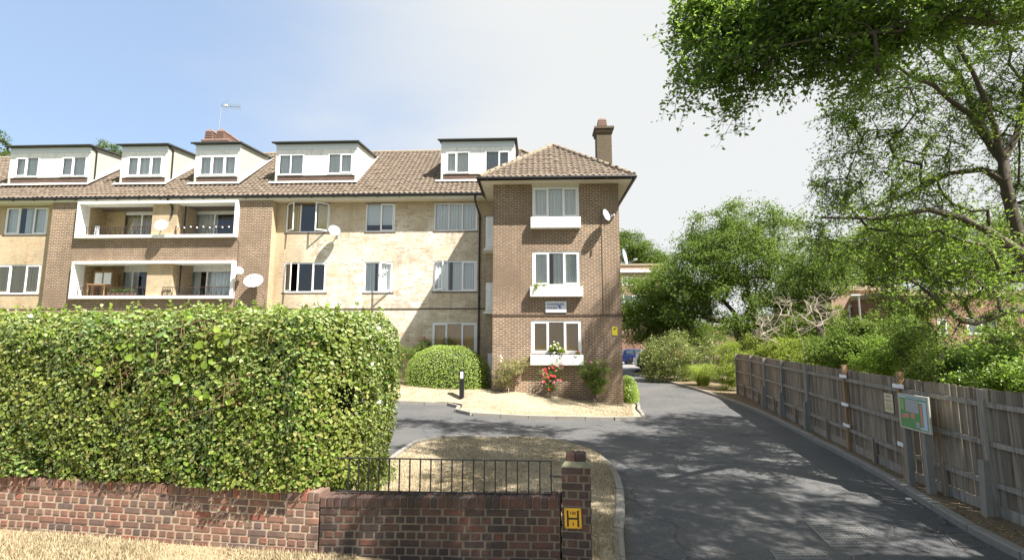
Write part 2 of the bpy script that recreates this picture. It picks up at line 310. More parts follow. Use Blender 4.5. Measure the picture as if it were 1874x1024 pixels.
class B:
    """collects boxes, bars, tubes and lathes into one mesh"""
    def __init__(s): s.v = []; s.f = []
    def add(s, v, f):
        n = len(s.v); s.v += [tuple(map(float, p)) for p in v]; s.f += [tuple(i+n for i in q) for q in f]; return s
    def box(s, x0, y0, z0, x1, y1, z1, c=0.0):
        if c <= 0:
            v = [(x, y, z) for z in (z0, z1) for y in (y0, y1) for x in (x0, x1)]
            return s.add(v, [(0, 2, 3, 1), (4, 5, 7, 6), (0, 1, 5, 4), (2, 6, 7, 3), (0, 4, 6, 2), (1, 3, 7, 5)])
        v = []; cx = [(x0, x0+c), (x1, x1-c)]; cy = [(y0, y0+c), (y1, y1-c)]; cz = [(z0, z0+c), (z1, z1-c)]
        bm = bmesh.new(); 
        for i in range(2):
            for j in range(2):
                for k in range(2):
                    bm.verts.new((cx[i][0], cy[j][1], cz[k][1])); bm.verts.new((cx[i][1], cy[j][0], cz[k][1])); bm.verts.new((cx[i][1], cy[j][1], cz[k][0]))
        bmesh.ops.convex_hull(bm, input=bm.verts); bm.verts.index_update()
        s.add([q.co[:] for q in bm.verts], [tuple(q.index for q in f.verts) for f in bm.faces]); bm.free(); return s
    def obox(s, c, ax, ay, az, hx, hy, hz):
        c, ax, ay, az = map(lambda q: np.array(q, float), (c, ax, ay, az))
        v = [c+ax*hx*i+ay*hy*j+az*hz*k for k in (-1, 1) for j in (-1, 1) for i in (-1, 1)]
        return s.add(v, [(0, 2, 3, 1), (4, 5, 7, 6), (0, 1, 5, 4), (2, 6, 7, 3), (0, 4, 6, 2), (1, 3, 7, 5)])
    def quad(s, a, b, c, d): return s.add([a, b, c, d], [(0, 1, 2, 3)])
    def bar(s, a, b, w, h, up=(0, 0, 1)):
        a = np.array(a, float); b = np.array(b, float); d = b-a; L = np.linalg.norm(d); d /= L
        u = np.array(up, float); sd = np.cross(d, u)
        if np.linalg.norm(sd) < 1e-4: sd = np.cross(d, [1, 0, 0])
        sd /= np.linalg.norm(sd); u = np.cross(sd, d)
        return s.obox((a+b)/2, d, sd, u, L/2, w/2, h/2)
    def tube(s, pts, r, n=8, caps=True):
        pts = [np.array(p, float) for p in pts]; rs = r if isinstance(r, (list, tuple)) else [r]*len(pts)
        v = []; f = []
        for i, p in enumerate(pts):
            d = pts[min(i+1, len(pts)-1)]-pts[max(i-1, 0)]; d /= np.linalg.norm(d)+1e-9
            a = np.cross(d, [0, 0, 1.]); 
            if np.linalg.norm(a) < 1e-3: a = np.cross(d, [0, 1., 0])
            a /= np.linalg.norm(a); b = np.cross(d, a)
            for k in range(n): t = 2*pi*k/n; v.append(p+rs[i]*(a*cos(t)+b*sin(t)))
            if i:
                for k in range(n): k2 = (k+1) % n; f.append(((i-1)*n+k, (i-1)*n+k2, i*n+k2, i*n+k))
        if caps: f.append(tuple(range(n))); f.append(tuple(range((len(pts)-1)*n, len(pts)*n)))
        return s.add(v, f)
    def lathe(s, c, prof, n=16, axis=(0, 0, 1)):
        c = np.array(c, float); ax = np.array(axis, float); ax /= np.linalg.norm(ax)
        a = np.cross(ax, [1., 0, 0]) if abs(ax[0]) < .9 else np.cross(ax, [0, 1., 0]); a /= np.linalg.norm(a); b = np.cross(ax, a)
        v = []; f = []
        for i, (r, h) in enumerate(prof):
            for k in range(n): t = 2*pi*k/n; v.append(c+ax*h+r*(a*cos(t)+b*sin(t)))
            if i:
                for k in range(n): k2 = (k+1) % n; f.append(((i-1)*n+k, (i-1)*n+k2, i*n+k2, i*n+k))
        if prof[0][0] > 1e-4: f.append(tuple(range(n)))
        if prof[-1][0] > 1e-4: f.append(tuple(range((len(prof)-1)*n, len(prof)*n)))
        return s.add(v, f)
    def go(s, name, mat, parent=None, smooth=False, origin=None):
        o = mk(name, s.v, s.f, mat, parent, False, origin)
        if smooth:
            o.data.polygons.foreach_set('use_smooth', [True]*len(o.data.polygons)); o.data.set_sharp_from_angle(angle=radians(40))
        return o

def wall_y(b, Y, x0, x1, z0, z1, holes, t=.14, back=None):
    """wall facing -Y with real openings and their reveals"""
    xs = sorted({x0, x1, *[h[0] for h in holes], *[h[1] for h in holes]}); zs = sorted({z0, z1, *[h[2] for h in holes], *[h[3] for h in holes]})
    for i in range(len(xs)-1):
        for k in range(len(zs)-1):
            cx = (xs[i]+xs[i+1])/2; cz = (zs[k]+zs[k+1])/2
            if any(h[0] < cx < h[1] and h[2] < cz < h[3] for h in holes): continue
            b.quad((xs[i], Y, zs[k]), (xs[i+1], Y, zs[k]), (xs[i+1], Y, zs[k+1]), (xs[i], Y, zs[k+1]))
    for a, c, e, g in holes:
        b.quad((a, Y, e), (a, Y, g), (a, Y+t, g), (a, Y+t, e)); b.quad((c, Y, e), (c, Y+t, e), (c, Y+t, g), (c, Y, g))
        b.quad((a, Y, g), (c, Y, g), (c, Y+t, g), (a, Y+t, g)); b.quad((a, Y, e), (a, Y+t, e), (c, Y+t, e), (c, Y, e))
    return b

# pseudo-noise for shaping
_K = RNG.normal(size=(14, 3)); _PH = RNG.uniform(0, 6.28, 14)
def pn(P, f): P = np.asarray(P, float); return np.sin(P@(_K.T*f)+_PH).mean(-1)*1.9

# ------------------------------------------------------------------ ground sheets
def sheet(name, poly, zf, mat, step=.6, **k):
    bm = bmesh.new(); vs = [bm.verts.new((p[0], p[1], 0)) for p in poly]; bm.faces.new(vs); bmesh.ops.triangulate(bm, faces=bm.faces[:])
    xs = [p[0] for p in poly]; ys = [p[1] for p in poly]
    for a, lo, hi in ((0, min(xs), max(xs)), (1, min(ys), max(ys))):
        c = math.floor(lo/step)*step+step
        while c < hi:
            co = [0, 0, 0]; no = [0, 0, 0]; co[a] = c; no[a] = 1
            bmesh.ops.bisect_plane(bm, geom=bm.verts[:]+bm.edges[:]+bm.faces[:], plane_co=co, plane_no=no); c += step
    bmesh.ops.triangulate(bm, faces=[f for f in bm.faces if len(f.verts) > 4])
    bm.normal_update()
    if sum(f.normal.z for f in bm.faces) < 0: bmesh.ops.reverse_faces(bm, faces=bm.faces[:])
    bm.verts.index_update(); V = np.array([v.co[:] for v in bm.verts]); F = [tuple(v.index for v in f.verts) for f in bm.faces]; bm.free()
    V[:, 2] = zf(V[:, 0], V[:, 1])
    return setp(mk(name, V, F, mat, smooth=True, origin=(0, 0, 0)), **k)
def smoothline(pts, n=6):
    pts = [np.array(p, float) for p in pts]; out = []
    for i in range(len(pts)-1):
        p0 = pts[max(i-1, 0)]; p1 = pts[i]; p2 = pts[i+1]; p3 = pts[min(i+2, len(pts)-1)]
        for j in range(n):
            t = j/n; out.append(.5*((2*p1)+(-p0+p2)*t+(2*p0-5*p1+4*p2-p3)*t*t+(-p0+3*p1-3*p2+p3)*t**3))
    out.append(pts[-1]); return out
G2 = lambda *pp: [tuple(PG(*p)[:2]) for p in pp]
RK = smoothline([(5.75, -6), (5.78, 2), (5.84, 6.2), (5.89, 7.47), (6.6, 10.69), (7.16, 14.2), (7.75, 18.2), (7.98, 21.5), (8.05, 25.5), (7.82, 29.65), (7.2, 34), (6.6, 38)], 5)

setp(mk('ground', *(lambda g: (g[0], g[1]))((lambda xs, ys: (np.array([(x, y, float(D(x, y))-.14) for y in ys for x in xs]),
    [(j*len(xs)+i, j*len(xs)+i+1, (j+1)*len(xs)+i+1, (j+1)*len(xs)+i) for j in range(len(ys)-1) for i in range(len(xs)-1)]))(
    [-900, -300, -100, -40, -20, -12, -8, -4, 0, 4, 8, 12, 20, 40, 100, 300, 900], [-300, -60, -10, 0, 5, 8, 12, 16, 20, 30, 40, 50, 60, 100, 300, 900])), 'land', origin=(0, 0, 0)), kind='structure')
drv = [(.95, -6), *[(p[0], p[1]) for p in RK], (9, 44), (30, 46), (30, 66), (-2, 66), (-2, 22.5), (-16, 22.5), (-16, 7.4), (.95, 6.9)]
sheet('driveway', drv, D, 'asphalt', 1.0, kind='structure')
sheet('car_park', [(-2.0, 45), (30, 45), (30, 66), (-2, 66)], lambda x, y: D(x, y)+.02, plain('old_asphalt', (.2, .195, .185), .9, var=.15, scale=3), 4, kind='structure')

# island in front: outer kerb line measured on the ground
isl = smoothline([(-3.05, 9.6), (-2.98, 11.3), (-2.85, 12.5), (-2.3, 13.15), (-1.2, 13.35), (.27, 13.23), (1.0, 12.5), (1.43, 11.68), (1.57, 10.36), (1.45, 8.8), (1.12, 7.0), (.98, 5.6), (.9, 4.0)], 5)
def zi(x, y): return D(x, y)+.11+.05*np.sin(x*1.1+1)*np.sin(y*.6)*sm((y-7)/2)+.28*(1-sm((y-5.3)/2.2))*(1-sm((x-.4)/.5))
def inset(line, d):
    out = []
    for i, p in enumerate(line):
        a = np.array(line[max(i-1, 0)]); b = np.array(line[min(i+1, len(line)-1)]); t = b-a; t /= np.linalg.norm(t)+1e-9
        out.append((p[0]+t[1]*d, p[1]-t[0]*d))
    return out
isl_in = inset(isl, .05)
sheet('lawn', [(p[0], p[1]) for p in isl_in]+[(-3.3, 4.0+1.6), (-3.3, 9.4)][:1]+[(-3.4, 9.5)], zi, 'drygrass', .35, kind='structure')
# bank before the flats
bk = [(-16, 19.3), (-5.36, 19.16), (-3.4, 19.35), (-2.75, 19.0), (-2.62, 17.7), (-2.45, 17.35), (-1.9, 17.2), (0, 17.15), (2.0, 17.05), (3.2, 17.08), (3.5, 17.4), (3.62, 19.0), (3.95, 21.2), (3.95, 28)]
bank_line = smoothline(bk, 4)
def zb(x, y):
    y0 = 17.2+2.0*sm((-2.2-x)/.7)
    return D(x, y)+.09+.40*sm((y-y0)/(20.6-y0))*sm((3.6-x)/4.6)
sheet('bank', [(p[0], p[1]) for p in inset(bank_line, -.05)]+[(3.5, 28), (3.3, 23.2), (-16, 23.2)], zb, 'drygrass', .4, kind='structure')
# strip beside the fence
FP = [(9.23, 24.12), (8.98, 21.88), (8.42, 19.35), (8.07, 17.25), (7.66, 14.92), (7.25, 12.43), (6.85, 10.02), (6.70, 8.07), (6.62, 6.1), (6.6, 4.0), (6.6, 1.5), (6.6, -1.5)]
rk_out = [(p[0]+.05, p[1]) for p in RK]
sheet('planting_strip', rk_out+[(16, 38), (16, -6)], lambda x, y: D(x, y)+.10, 'soil', .7, kind='structure')
def kerb(line, w, h, zf, unit=.915, gap=.008):
    b = B(); pts = [np.array(p[:2], float) for p in line]
    L = [0]
    for i in range(1, len(pts)): L.append(L[-1]+np.linalg.norm(pts[i]-pts[i-1]))
    def at(s):
        s = min(max(s, 0), L[-1]); i = max(1, min(int(np.searchsorted(L, s)), len(pts)-1)); t = (s-L[i-1])/(L[i]-L[i-1]+1e-9); return pts[i-1]*(1-t)+pts[i]*t
    s = 0
    while s < L[-1]-.05:
        a = at(s+gap); c = at(min(s+unit, L[-1])-gap); d = c-a; d /= np.linalg.norm(d)+1e-9; n = np.array([d[1], -d[0]])
        za = float(zf(*a)); zc = float(zf(*c)); prof = [(0, -.12), (0, h-.02), (.02, h), (w, h), (w, -.12)]
        jz = random.uniform(-.006, .006); v = [(q[0]+n[0]*o, q[1]+n[1]*o, zz+hh+jz) for q, zz in ((a, za), (c, zc)) for o, hh in prof]
        b.add(v, [(0, 1, 6, 5), (1, 2, 7, 6), (2, 3, 8, 7), (3, 4, 9, 8), (4, 3, 2, 1, 0), (5, 6, 7, 8, 9)]); s += unit
    return b
for ln, hh in ((RK, .11), (isl, .12), (bank_line, .11)):
    rev = ln[0][1] > 30
    setp(kerb([p for p in ln], .125 if not rev else .125, hh, D).go('kerb', 'kerb', origin=(0, 0, 0)), kind='structure')

# verge this side of the wall
WA, WB = PZ(0, 972, .4), PZ(560, 1015, .4)
wd = (WB-WA)[:2]; wd /= np.linalg.norm(wd); wn = np.array([wd[1], -wd[0]])     # along the wall, and towards the camera
def wl(s, o=0.0): return np.array([WA[0], WA[1]])+wd*s+wn*o                     # s metres along, o metres towards the camera
def zv(x, y): return .42-.42*sm((x+1.6)/2.6)+.02*pn(np.stack([x, y, x*0], -1), 1.5)-.03*np.clip(5.6-y, 0, 3)
sheet('verge', [tuple(wl(-4, -.05)), (-9.7, 2), (1.2, 2), (1.0, 4.4), tuple(wl(6.9, -.05))], zv, 'verge', .3, kind='structure')
sheet('pavement', [(-12, -6), (12, -6), (12, 2.05), (-12, 2.05)], lambda x, y: x*0+.012, 'asphalt', 2, kind='structure')

# ------------------------------------------------------------------ leaves, shells, trees
def leaf_geo(P, Nn, size, wide=.55, fold=.18, hi=False):
    n = len(P); R = RNG.normal(size=(n, 3)); Nn = Nn/(np.linalg.norm(Nn, axis=1, keepdims=True)+1e-9)
    T = np.cross(Nn, R); T /= np.linalg.norm(T, axis=1, keepdims=True)+1e-9; S = np.cross(Nn, T)
    s = (np.ones(n)*size if np.isscalar(size) else size)[:, None]
    if hi:
        pts = [P-T*s*.5, P-T*s*.28+S*s*wide*.46+Nn*s*fold*.5, P+T*s*.12+S*s*wide*.5+Nn*s*fold*.55, P+T*s*.5-Nn*s*.05, P+T*s*.12-S*s*wide*.5+Nn*s*fold*.55, P-T*s*.28-S*s*wide*.46+Nn*s*fold*.5]
        V = np.stack(pts, 1).reshape(-1, 3); i = np.arange(n)[:, None]*6
        F = np.concatenate([i+[0, 1, 2, 3], i+[0, 3, 4, 5]], 1).reshape(-1, 4)
    else:
        pts = [P-T*s*.5, P-T*s*.05+S*s*wide*.5+Nn*s*fold*.5, P+T*s*.5, P-T*s*.05-S*s*wide*.5+Nn*s*fold*.5]
        V = np.stack(pts, 1).reshape(-1, 3); i = np.arange(n)[:, None]*4
        F = np.concatenate([i+[0, 1, 2], i+[0, 2, 3]], 1).reshape(-1, 3)
    return V, F
def leaf_obj(name, P, Nn, size, mat, parent=None, **k):
    V, F = leaf_geo(P, Nn, size, **k); return mk(name, V, F, mat, parent)
def seg_geo(A, Bp, ra, rb, n=5):
    A = np.array(A); Bp = np.array(Bp); d = Bp-A; d /= np.linalg.norm(d, axis=1, keepdims=True)+1e-9
    up = np.tile([0.13, 0.31, .94], (len(A), 1)); a = np.cross(d, up); a /= np.linalg.norm(a, axis=1, keepdims=True)+1e-9; b = np.cross(d, a)
    th = np.arange(n)*2*pi/n; ring = a[:, None]*np.cos(th)[None, :, None]+b[:, None]*np.sin(th)[None, :, None]
    V = np.concatenate([A[:, None]+ring*np.array(ra)[:, None, None], Bp[:, None]+ring*np.array(rb)[:, None, None]], 1).reshape(-1, 3)
    base = np.arange(len(A))[:, None]*2*n; k = np.arange(n); k2 = (k+1) % n
    F = np.stack([base+k, base+k2, base+n+k2, base+n+k], -1).reshape(-1, 4); return V, F
def skeleton(roots, targets, step=.6, droop=.0, jit=.1):
    """connect every leaf cluster back to the limbs; radii follow the pipe model"""
    Pn = [np.array(r[0], float) for r in roots]; par = [r[1] for r in roots]; fix = [r[2] if len(r) > 2 else 0 for r in roots]
    base = Pn[0]; tg = sorted(targets, key=lambda c: np.linalg.norm(c-base)); ends = []
    for c in tg:
        A = np.array(Pn); dv = A-c; ds = np.linalg.norm(dv, axis=1)
        hb = np.linalg.norm(A-base, axis=1); cost = ds+.22*np.abs(hb)+np.where(A[:, 2] > c[2]+.6, .5*(A[:, 2]-c[2]), 0); cost[0] += 50 if len(Pn) > 1 else 0
        j = int(np.argmin(cost)); p0 = Pn[j]; L = ds[j]; m = max(1, int(L/step)); last = j
        for k in range(1, m+1):
            t = k/m; q = p0*(1-t)+c*t; q = q+np.array([0, 0, 1])*L*.14*sin(pi*t)*(1-droop*2)
            if k < m: q = q+RNG.normal(size=3)*jit*min(L/m, .6)
            Pn.append(q); par.append(last); fix.append(0); last = len(Pn)-1
        ends.append(last)
    return Pn, par, fix, ends
def radii(Pn, par, fix, tip, top, expo=2.3):
    n = len(Pn); acc = np.zeros(n); ch = np.zeros(n, int)
    for p in par:
        if p >= 0: ch[p] += 1
    for i in range(n-1, -1, -1):
        if ch[i] == 0: acc[i] = tip**expo
        if par[i] >= 0: acc[par[i]] += acc[i]
    r = acc**(1/expo); r *= 1; k = top/max(r[0], 1e-6)
    r = r*(k if k < 1 else 1+(k-1)*np.clip((r/r[0]), 0, 1)); r = np.maximum(r, tip*.6)
    for i in range(n):
        if fix[i]: r[i] = fix[i]
    return r
def tree(name, label, cat, roots, blobs, ncl, per, lsize, crad, mat, top, bark='bark', group=None, tip=.006, hollow=.5, hang=0., step=.7, flat=.7, wide=.5, twig_per=0, bare=False, capr=9, spray=0, origin=None, nsides=6, jit=.14, parts=('trunk', 'crown')):
    vol = np.array([(b[3]*b[4]*b[5])**(2/3) if len(b) > 4 else b[3]**2 for b in blobs]); vol /= vol.sum(); C = []
    while len(C) < ncl:
        b = blobs[RNG.choice(len(blobs), p=vol)]; c = np.array(b[:3]); rr = np.array(b[3:6]) if len(b) > 4 else np.array([b[3]]*3)
        d = RNG.normal(size=3); d /= np.linalg.norm(d); u = (hollow**3+(1-hollow**3)*RNG.random())**(1/3); q = c+d*rr*u*(1+.16*pn(c+d*rr, 1.1))
        C.append(q)
    rt = [(np.array(r[0], float), r[1], *(r[2:])) for r in roots]
    Pn, par, fix, ends = skeleton(rt, C, step=step, droop=hang, jit=jit); r = radii(Pn, par, fix, tip, top)
    idx = [i for i in range(len(Pn)) if par[i] >= 0]
    A = np.array([Pn[par[i]] for i in idx]); Bq = np.array([Pn[i] for i in idx])
    r = np.where(np.array([f_ > 0 for f_ in fix]) | (np.arange(len(r)) < len(rt)), r, np.minimum(r, capr))
    ra = np.array([min(r[par[i]], r[i]*1.35 if not fix[i] else 9) for i in idx]); rb = np.array([r[i] for i in idx])
    V, F = seg_geo(A, Bq, ra, rb, nsides)
    # twigs radiating inside each cluster
    C = np.array([Pn[e] for e in ends]); 
    if twig_per:
        k = twig_per; c00 = c0 = np.repeat(C, k, 0); d = RNG.normal(size=c0.shape); d[:, 2] -= hang*1.2; d /= np.linalg.norm(d, axis=1, keepdims=True)
        mid = c0+d*crad*RNG.uniform(.5, 1.0, (len(c0), 1)); e2 = mid+(d+RNG.normal(size=d.shape)*.4)*crad*.6; e2[:, 2] -= hang*crad*.5
        V2, F2 = seg_geo(c0, mid, np.full(len(c0), tip), np.full(len(c0), tip*.7), nsides); V3, F3 = seg_geo(mid, e2, np.full(len(c0), tip*.7), np.full(len(c0), tip*.3), nsides)
        F = np.concatenate([F, F2+len(V), F3+len(V)+len(V2)]); V = np.concatenate([V, V2, V3])
    root = thing(name, origin if origin is not None else roots[0][0], label, cat, group)
    mk(parts[0], V, F, bark, root, smooth=True)
    if not bare:
        if spray:
            k = max(1, per//twig_per); A0 = c00.repeat(k, 0); A1 = mid.repeat(k, 0); A2 = e2.repeat(k, 0); tt = RNG.uniform(.15, 2.0, (len(A0), 1)); q = np.where(tt < 1, A0*(1-tt)+A1*tt, A1*(2-tt)+A2*(tt-1))
            q = q+RNG.normal(size=q.shape)*spray*(.6+.8*RNG.random((len(q), 1))); Nn = RNG.normal(size=q.shape)*.6+[0, 0, .9]
            leaf_obj(parts[1], q, Nn, lsize*RNG.uniform(.6, 1.2, len(q)), mat, root, wide=wide); return root
        m = len(C)*per; c0 = np.repeat(C, per, 0); sc = RNG.uniform(.6, 1.25, len(C)).repeat(per)[:, None]
        off = RNG.normal(size=(m, 3))*crad*.62*sc*[1, 1, flat]; off[:, 2] -= hang*np.abs(off[:, 0]+off[:, 1])*.5
        Pp = c0+off; Nn = RNG.normal(size=(m, 3))*.75+[0, 0, .8]
        leaf_obj(parts[1], Pp, Nn, lsize*RNG.uniform(.65, 1.25, m), mat, root, wide=wide)
    return root
def shell(sdf, lo, hi, n, size, depth=.2, out=.35, nb=.9):
    """leaves through the outer layer of a clipped shape"""
    lo = np.array(lo, float); hi = np.array(hi, float); P = RNG.uniform(lo, hi, (n, 3)); d = sdf(P)
    keep = (d < .02) & (d > -depth*RNG.random(n)**1.3); P = P[keep]; e = .02; d = d[keep]
    g = np.stack([sdf(P+np.eye(3)[i]*e)-d for i in range(3)], 1)/e
    return P, g*out*2+RNG.normal(size=P.shape)*nb*.5+[0, 0, .25]
def core(name, sdf_pts, mat, parent): pass

# ------------------------------------------------------------------ the block of flats
YM, YP, YB = 22.9, 22.45, 20.4
bld = thing('apartment_building', (-9, 22.9, .5), 'three storey brick block of flats with white dormers, recessed balconies and a hipped end bay', 'block of flats')
def rect(x0, y0, x1, y1, Y):        # measured rectangle on a wall plane -> (X0, X1, Z0, Z1)
    a = PY(x0, y0, Y); c = PY(x1, y1, Y); return (a[0], c[0], c[2], a[2])

def window(parent, R, Y, lights, inside='net', opened=(), sill=True, name='window', lintel=0, fw=.06, thick=.07, glassback=.03):
    """R = (x0,x1,z0,z1). lights: list of (fraction, sash?)  -> frame with panes, curtains and sill under it"""
    x0, x1, z0, z1 = R; b = B(); yf = Y-.012; yb = Y+thick
    b.box(x0, yf, z0, x1, yb, z0+fw, .006); b.box(x0, yf, z1-fw, x1, yb, z1, .006)
    b.box(x0, yf+.001, z0+fw, x0+fw, yb, z1-fw, .006); b.box(x1-fw, yf+.001, z0+fw, x1, yb, z1-fw, .006)
    W = x1-x0-2*fw; tot = sum(l[0] for l in lights); x = x0+fw; panes = B()
    for i, (fr_, sash) in enumerate(lights):
        xa, xb = x, x+W*fr_/tot
        if i: b.box(xa-fw*.45, yf+.002, z0+fw, xa+fw*.45, yb, z1-fw, .005)
        x = xb
        if i in opened:
            # sash swung outwards about its outer edge
            side = opened[i] if isinstance(opened, dict) else -1
            hx = xa if side < 0 else xb; ang = radians(38); L = xb-xa-.03
            dx = cos(ang)*(1 if side < 0 else -1); dy = -sin(ang); ax = np.array([dx, dy, 0]); ay = np.array([-dy, dx, 0]); c0 = np.array([hx, yf-.01, 0])
            for (u0, u1, w0, w1) in ((0, L, z0+fw, z0+fw+.05), (0, L, z1-fw-.05, z1-fw), (0, .05, z0+fw+.05, z1-fw-.05), (L-.05, L, z0+fw+.05, z1-fw-.05)):
                b.obox(c0+ax*(u0+u1)/2+[0, 0, (w0+w1)/2], ax, ay, (0, 0, 1), (u1-u0)/2, .02, (w1-w0)/2)
            p0 = c0+ax*.05; p1 = c0+ax*(L-.05); panes.quad((p0[0], p0[1], z0+fw+.05), (p1[0], p1[1], z0+fw+.05), (p1[0], p1[1], z1-fw-.05), (p0[0], p0[1], z1-fw-.05))
            continue
        m = .045 if sash else .0
        if sash:
            ya = yf-.014
            b.box(xa+.01, ya, z0+fw-.01, xb-.01, yf+.03, z0+fw+m, .005); b.box(xa+.01, ya, z1-fw-m, xb-.01, yf+.03, z1-fw+.01, .005)
            b.box(xa+.01, ya+.001, z0+fw+m, xa+.01+m, yf+.03, z1-fw-m, .005); b.box(xb-.01-m, ya+.001, z0+fw+m, xb-.01, yf+.03, z1-fw-m, .005)
        panes.quad((xa+m, Y+glassback, z0+fw+m), (xb-m, Y+glassback, z0+fw+m), (xb-m, Y+glassback, z1-fw-m), (xa+m, Y+glassback, z1-fw-m))
    fo = b.go(name, 'upvc', parent)
    panes.go('pane', 'glass', fo)
    yc = Y+.10
    def cloth(xa, xb, za, zb, mat, amp=.025, lam=.13, nm='curtain'):
        c = B(); n = max(4, int((xb-xa)/.02)); v = []; ph = random.random()*6
        for i in range(n+1):
            xx = xa+(xb-xa)*i/n; yy = yc+amp*sin(xx/lam*6.28+ph+1.2*sin(xx*9))+amp*.5*sin(xx/lam*13+ph)
            v += [(xx, yy, za), (xx+.01*sin(i), yy, zb)]
        c.add(v, [(2*i, 2*i+2, 2*i+3, 2*i+1) for i in range(n)]); c.go(nm, mat, fo, True)
    if inside == 'net': cloth(x0+.02, x1-.02, z0+.02, z1-.03, 'net')
    elif inside == 'net_gap': cloth(x0+.02, x0+.36*(x1-x0), z0+.02, z1-.03, 'net'); cloth(x0+.44*(x1-x0), x1-.02, z0+.02, z1-.03, 'net')
    elif inside == 'blind': 
        c = B(); k = int((z1-z0-.1)/.05)
        for i in range(k): c.bar((x0+.03, yc, z0+.08+i*.05), (x1-.03, yc, z0+.08+i*.05), .01, .046, (0, .35, 1))
        c.go('blind', 'blind', fo)
    elif inside == 'roller':
        c = B(); c.box(x0+.03, yc, z0+.25*(z1-z0), x1-.03, yc+.01, z1-.04); c.go('blind', 'net', fo)
    elif inside == 'drapes':
        cloth(x0+.02, x0+.30*(x1-x0), z0+.02, z1-.03, 'drape'); cloth(x1-.30*(x1-x0), x1-.02, z0+.02, z1-.03, 'drape')
    elif inside == 'drape_full': cloth(x0+.02, x1-.02, z0+.02, z1-.03, 'drape')
    elif inside == 'mixed':
        cloth(x0+.02, x0+.33*(x1-x0), z0+.02, z1-.03, 'net'); cloth(x0+.66*(x1-x0), x1-.02, z0+.02, z1-.03, 'net'); cloth(x0+.45*(x1-x0), x0+.6*(x1-x0), z0+.02, z1-.03, 'net')
    if sill: B().box(x0-.05, Y-.05, z0-.06, x1+.05, Y+.04, z0-.002, .006).go('sill', SILL, fo)
    return fo
M['sill'] = plain('tile_sill', (.10, .065, .045), .8, var=.2); SILL = 'sill'
M['stone_sill'] = plain('stone_sill', (.34, .27, .18), .8, var=.2)

EAVE, SL = 9.34, .81
L3 = [(1, True), (1.15, False), (1, True)]; L2 = [(1.1, False), (1, True)]
main_w = [  # (pixel rect, lights, inside, opened)
    ((525, 371, 602, 425), L3, 'drapes', {0: -1, 2: 1}), ((670, 371, 722, 424), L2, 'roller', {}), ((795, 371, 873, 422), [(1, False)]*3, 'net', {}),
    ((520, 480, 596, 535), L3, 'none', {0: -1}), ((667, 479, 718, 535), [(1.1, False), (1, True)], 'net_gap', {1: 1}), ((793, 477, 872, 533), L3, 'net_gap', {0: -1}),
    ((650, 590, 717, 640), [(1, False), (1, True)], 'net', {}), ((791, 590, 872, 645), L3, 'blind', {}), ((505, 590, 585, 640), L3, 'net', {}),
    ((12, 379, 84, 429), L3, 'mixed', {}), ((-8, 484, 70, 538), L3, 'drape_full', {}), ((-8, 590, 60, 640), L3, 'net', {})]
rects = [rect(*w_[0], YM) for w_ in main_w]
b = B(); wall_y(b, YM, -31, -22.62, 0, 9.13, [r for r in rects if r[1] < -22.62]); wall_y(b, YM, -12.05, 3.4, 0, 9.13, [r for r in rects if r[0] > -12.05])
b.quad((-31, YM, 0), (-31, 31.4, 0), (-31, 31.4, 9.13), (-31, YM, 9.13)); b.quad((-31, 31.4, 0), (3.4, 31.4, 0), (3.4, 31.4, 9.13), (-31, 31.4, 9.13))
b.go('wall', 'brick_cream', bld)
B().box(-31, YM-.022, 4.13, -22.6, YM+.02, 4.19).go('string_course', 'sill', bld); B().box(-12.08, YM-.022, 4.13, -1.72, YM+.02, 4.19).go('string_course', 'sill', bld)
for (p, l, ins, op), R in zip(main_w, rects): window(bld, R, YM+.035, l, ins, op)
# interior: floors, ceilings and back partitions
b = B()
for z in (.6, 3.95, 6.75, 9.16): b.box(-30.9, YM+.02, z-.12, 3.3, 31.3, z)
b.box(-30.9, YM+3.4, .6, -22.6, YM+3.5, 9.1); b.box(-12.0, YM+3.4, .6, 3.3, YM+3.5, 9.1)
for x in (-29, -22.6, -12.1, -9.3, -8.6, -5.6, -1.8, 0.0): b.box(x-.05, YM+.16, .6, x+.05, YM+3.4, 9.1)
b.box(-1.6, YB+3.2, .3, 3.3, YB+3.3, 9.0)
for z in (3.95, 6.75, 9.1): b.box(-1.6, YB+.05, z-.1, 3.3, YB+3.2, z)
b.go('interior', 'interior', bld)

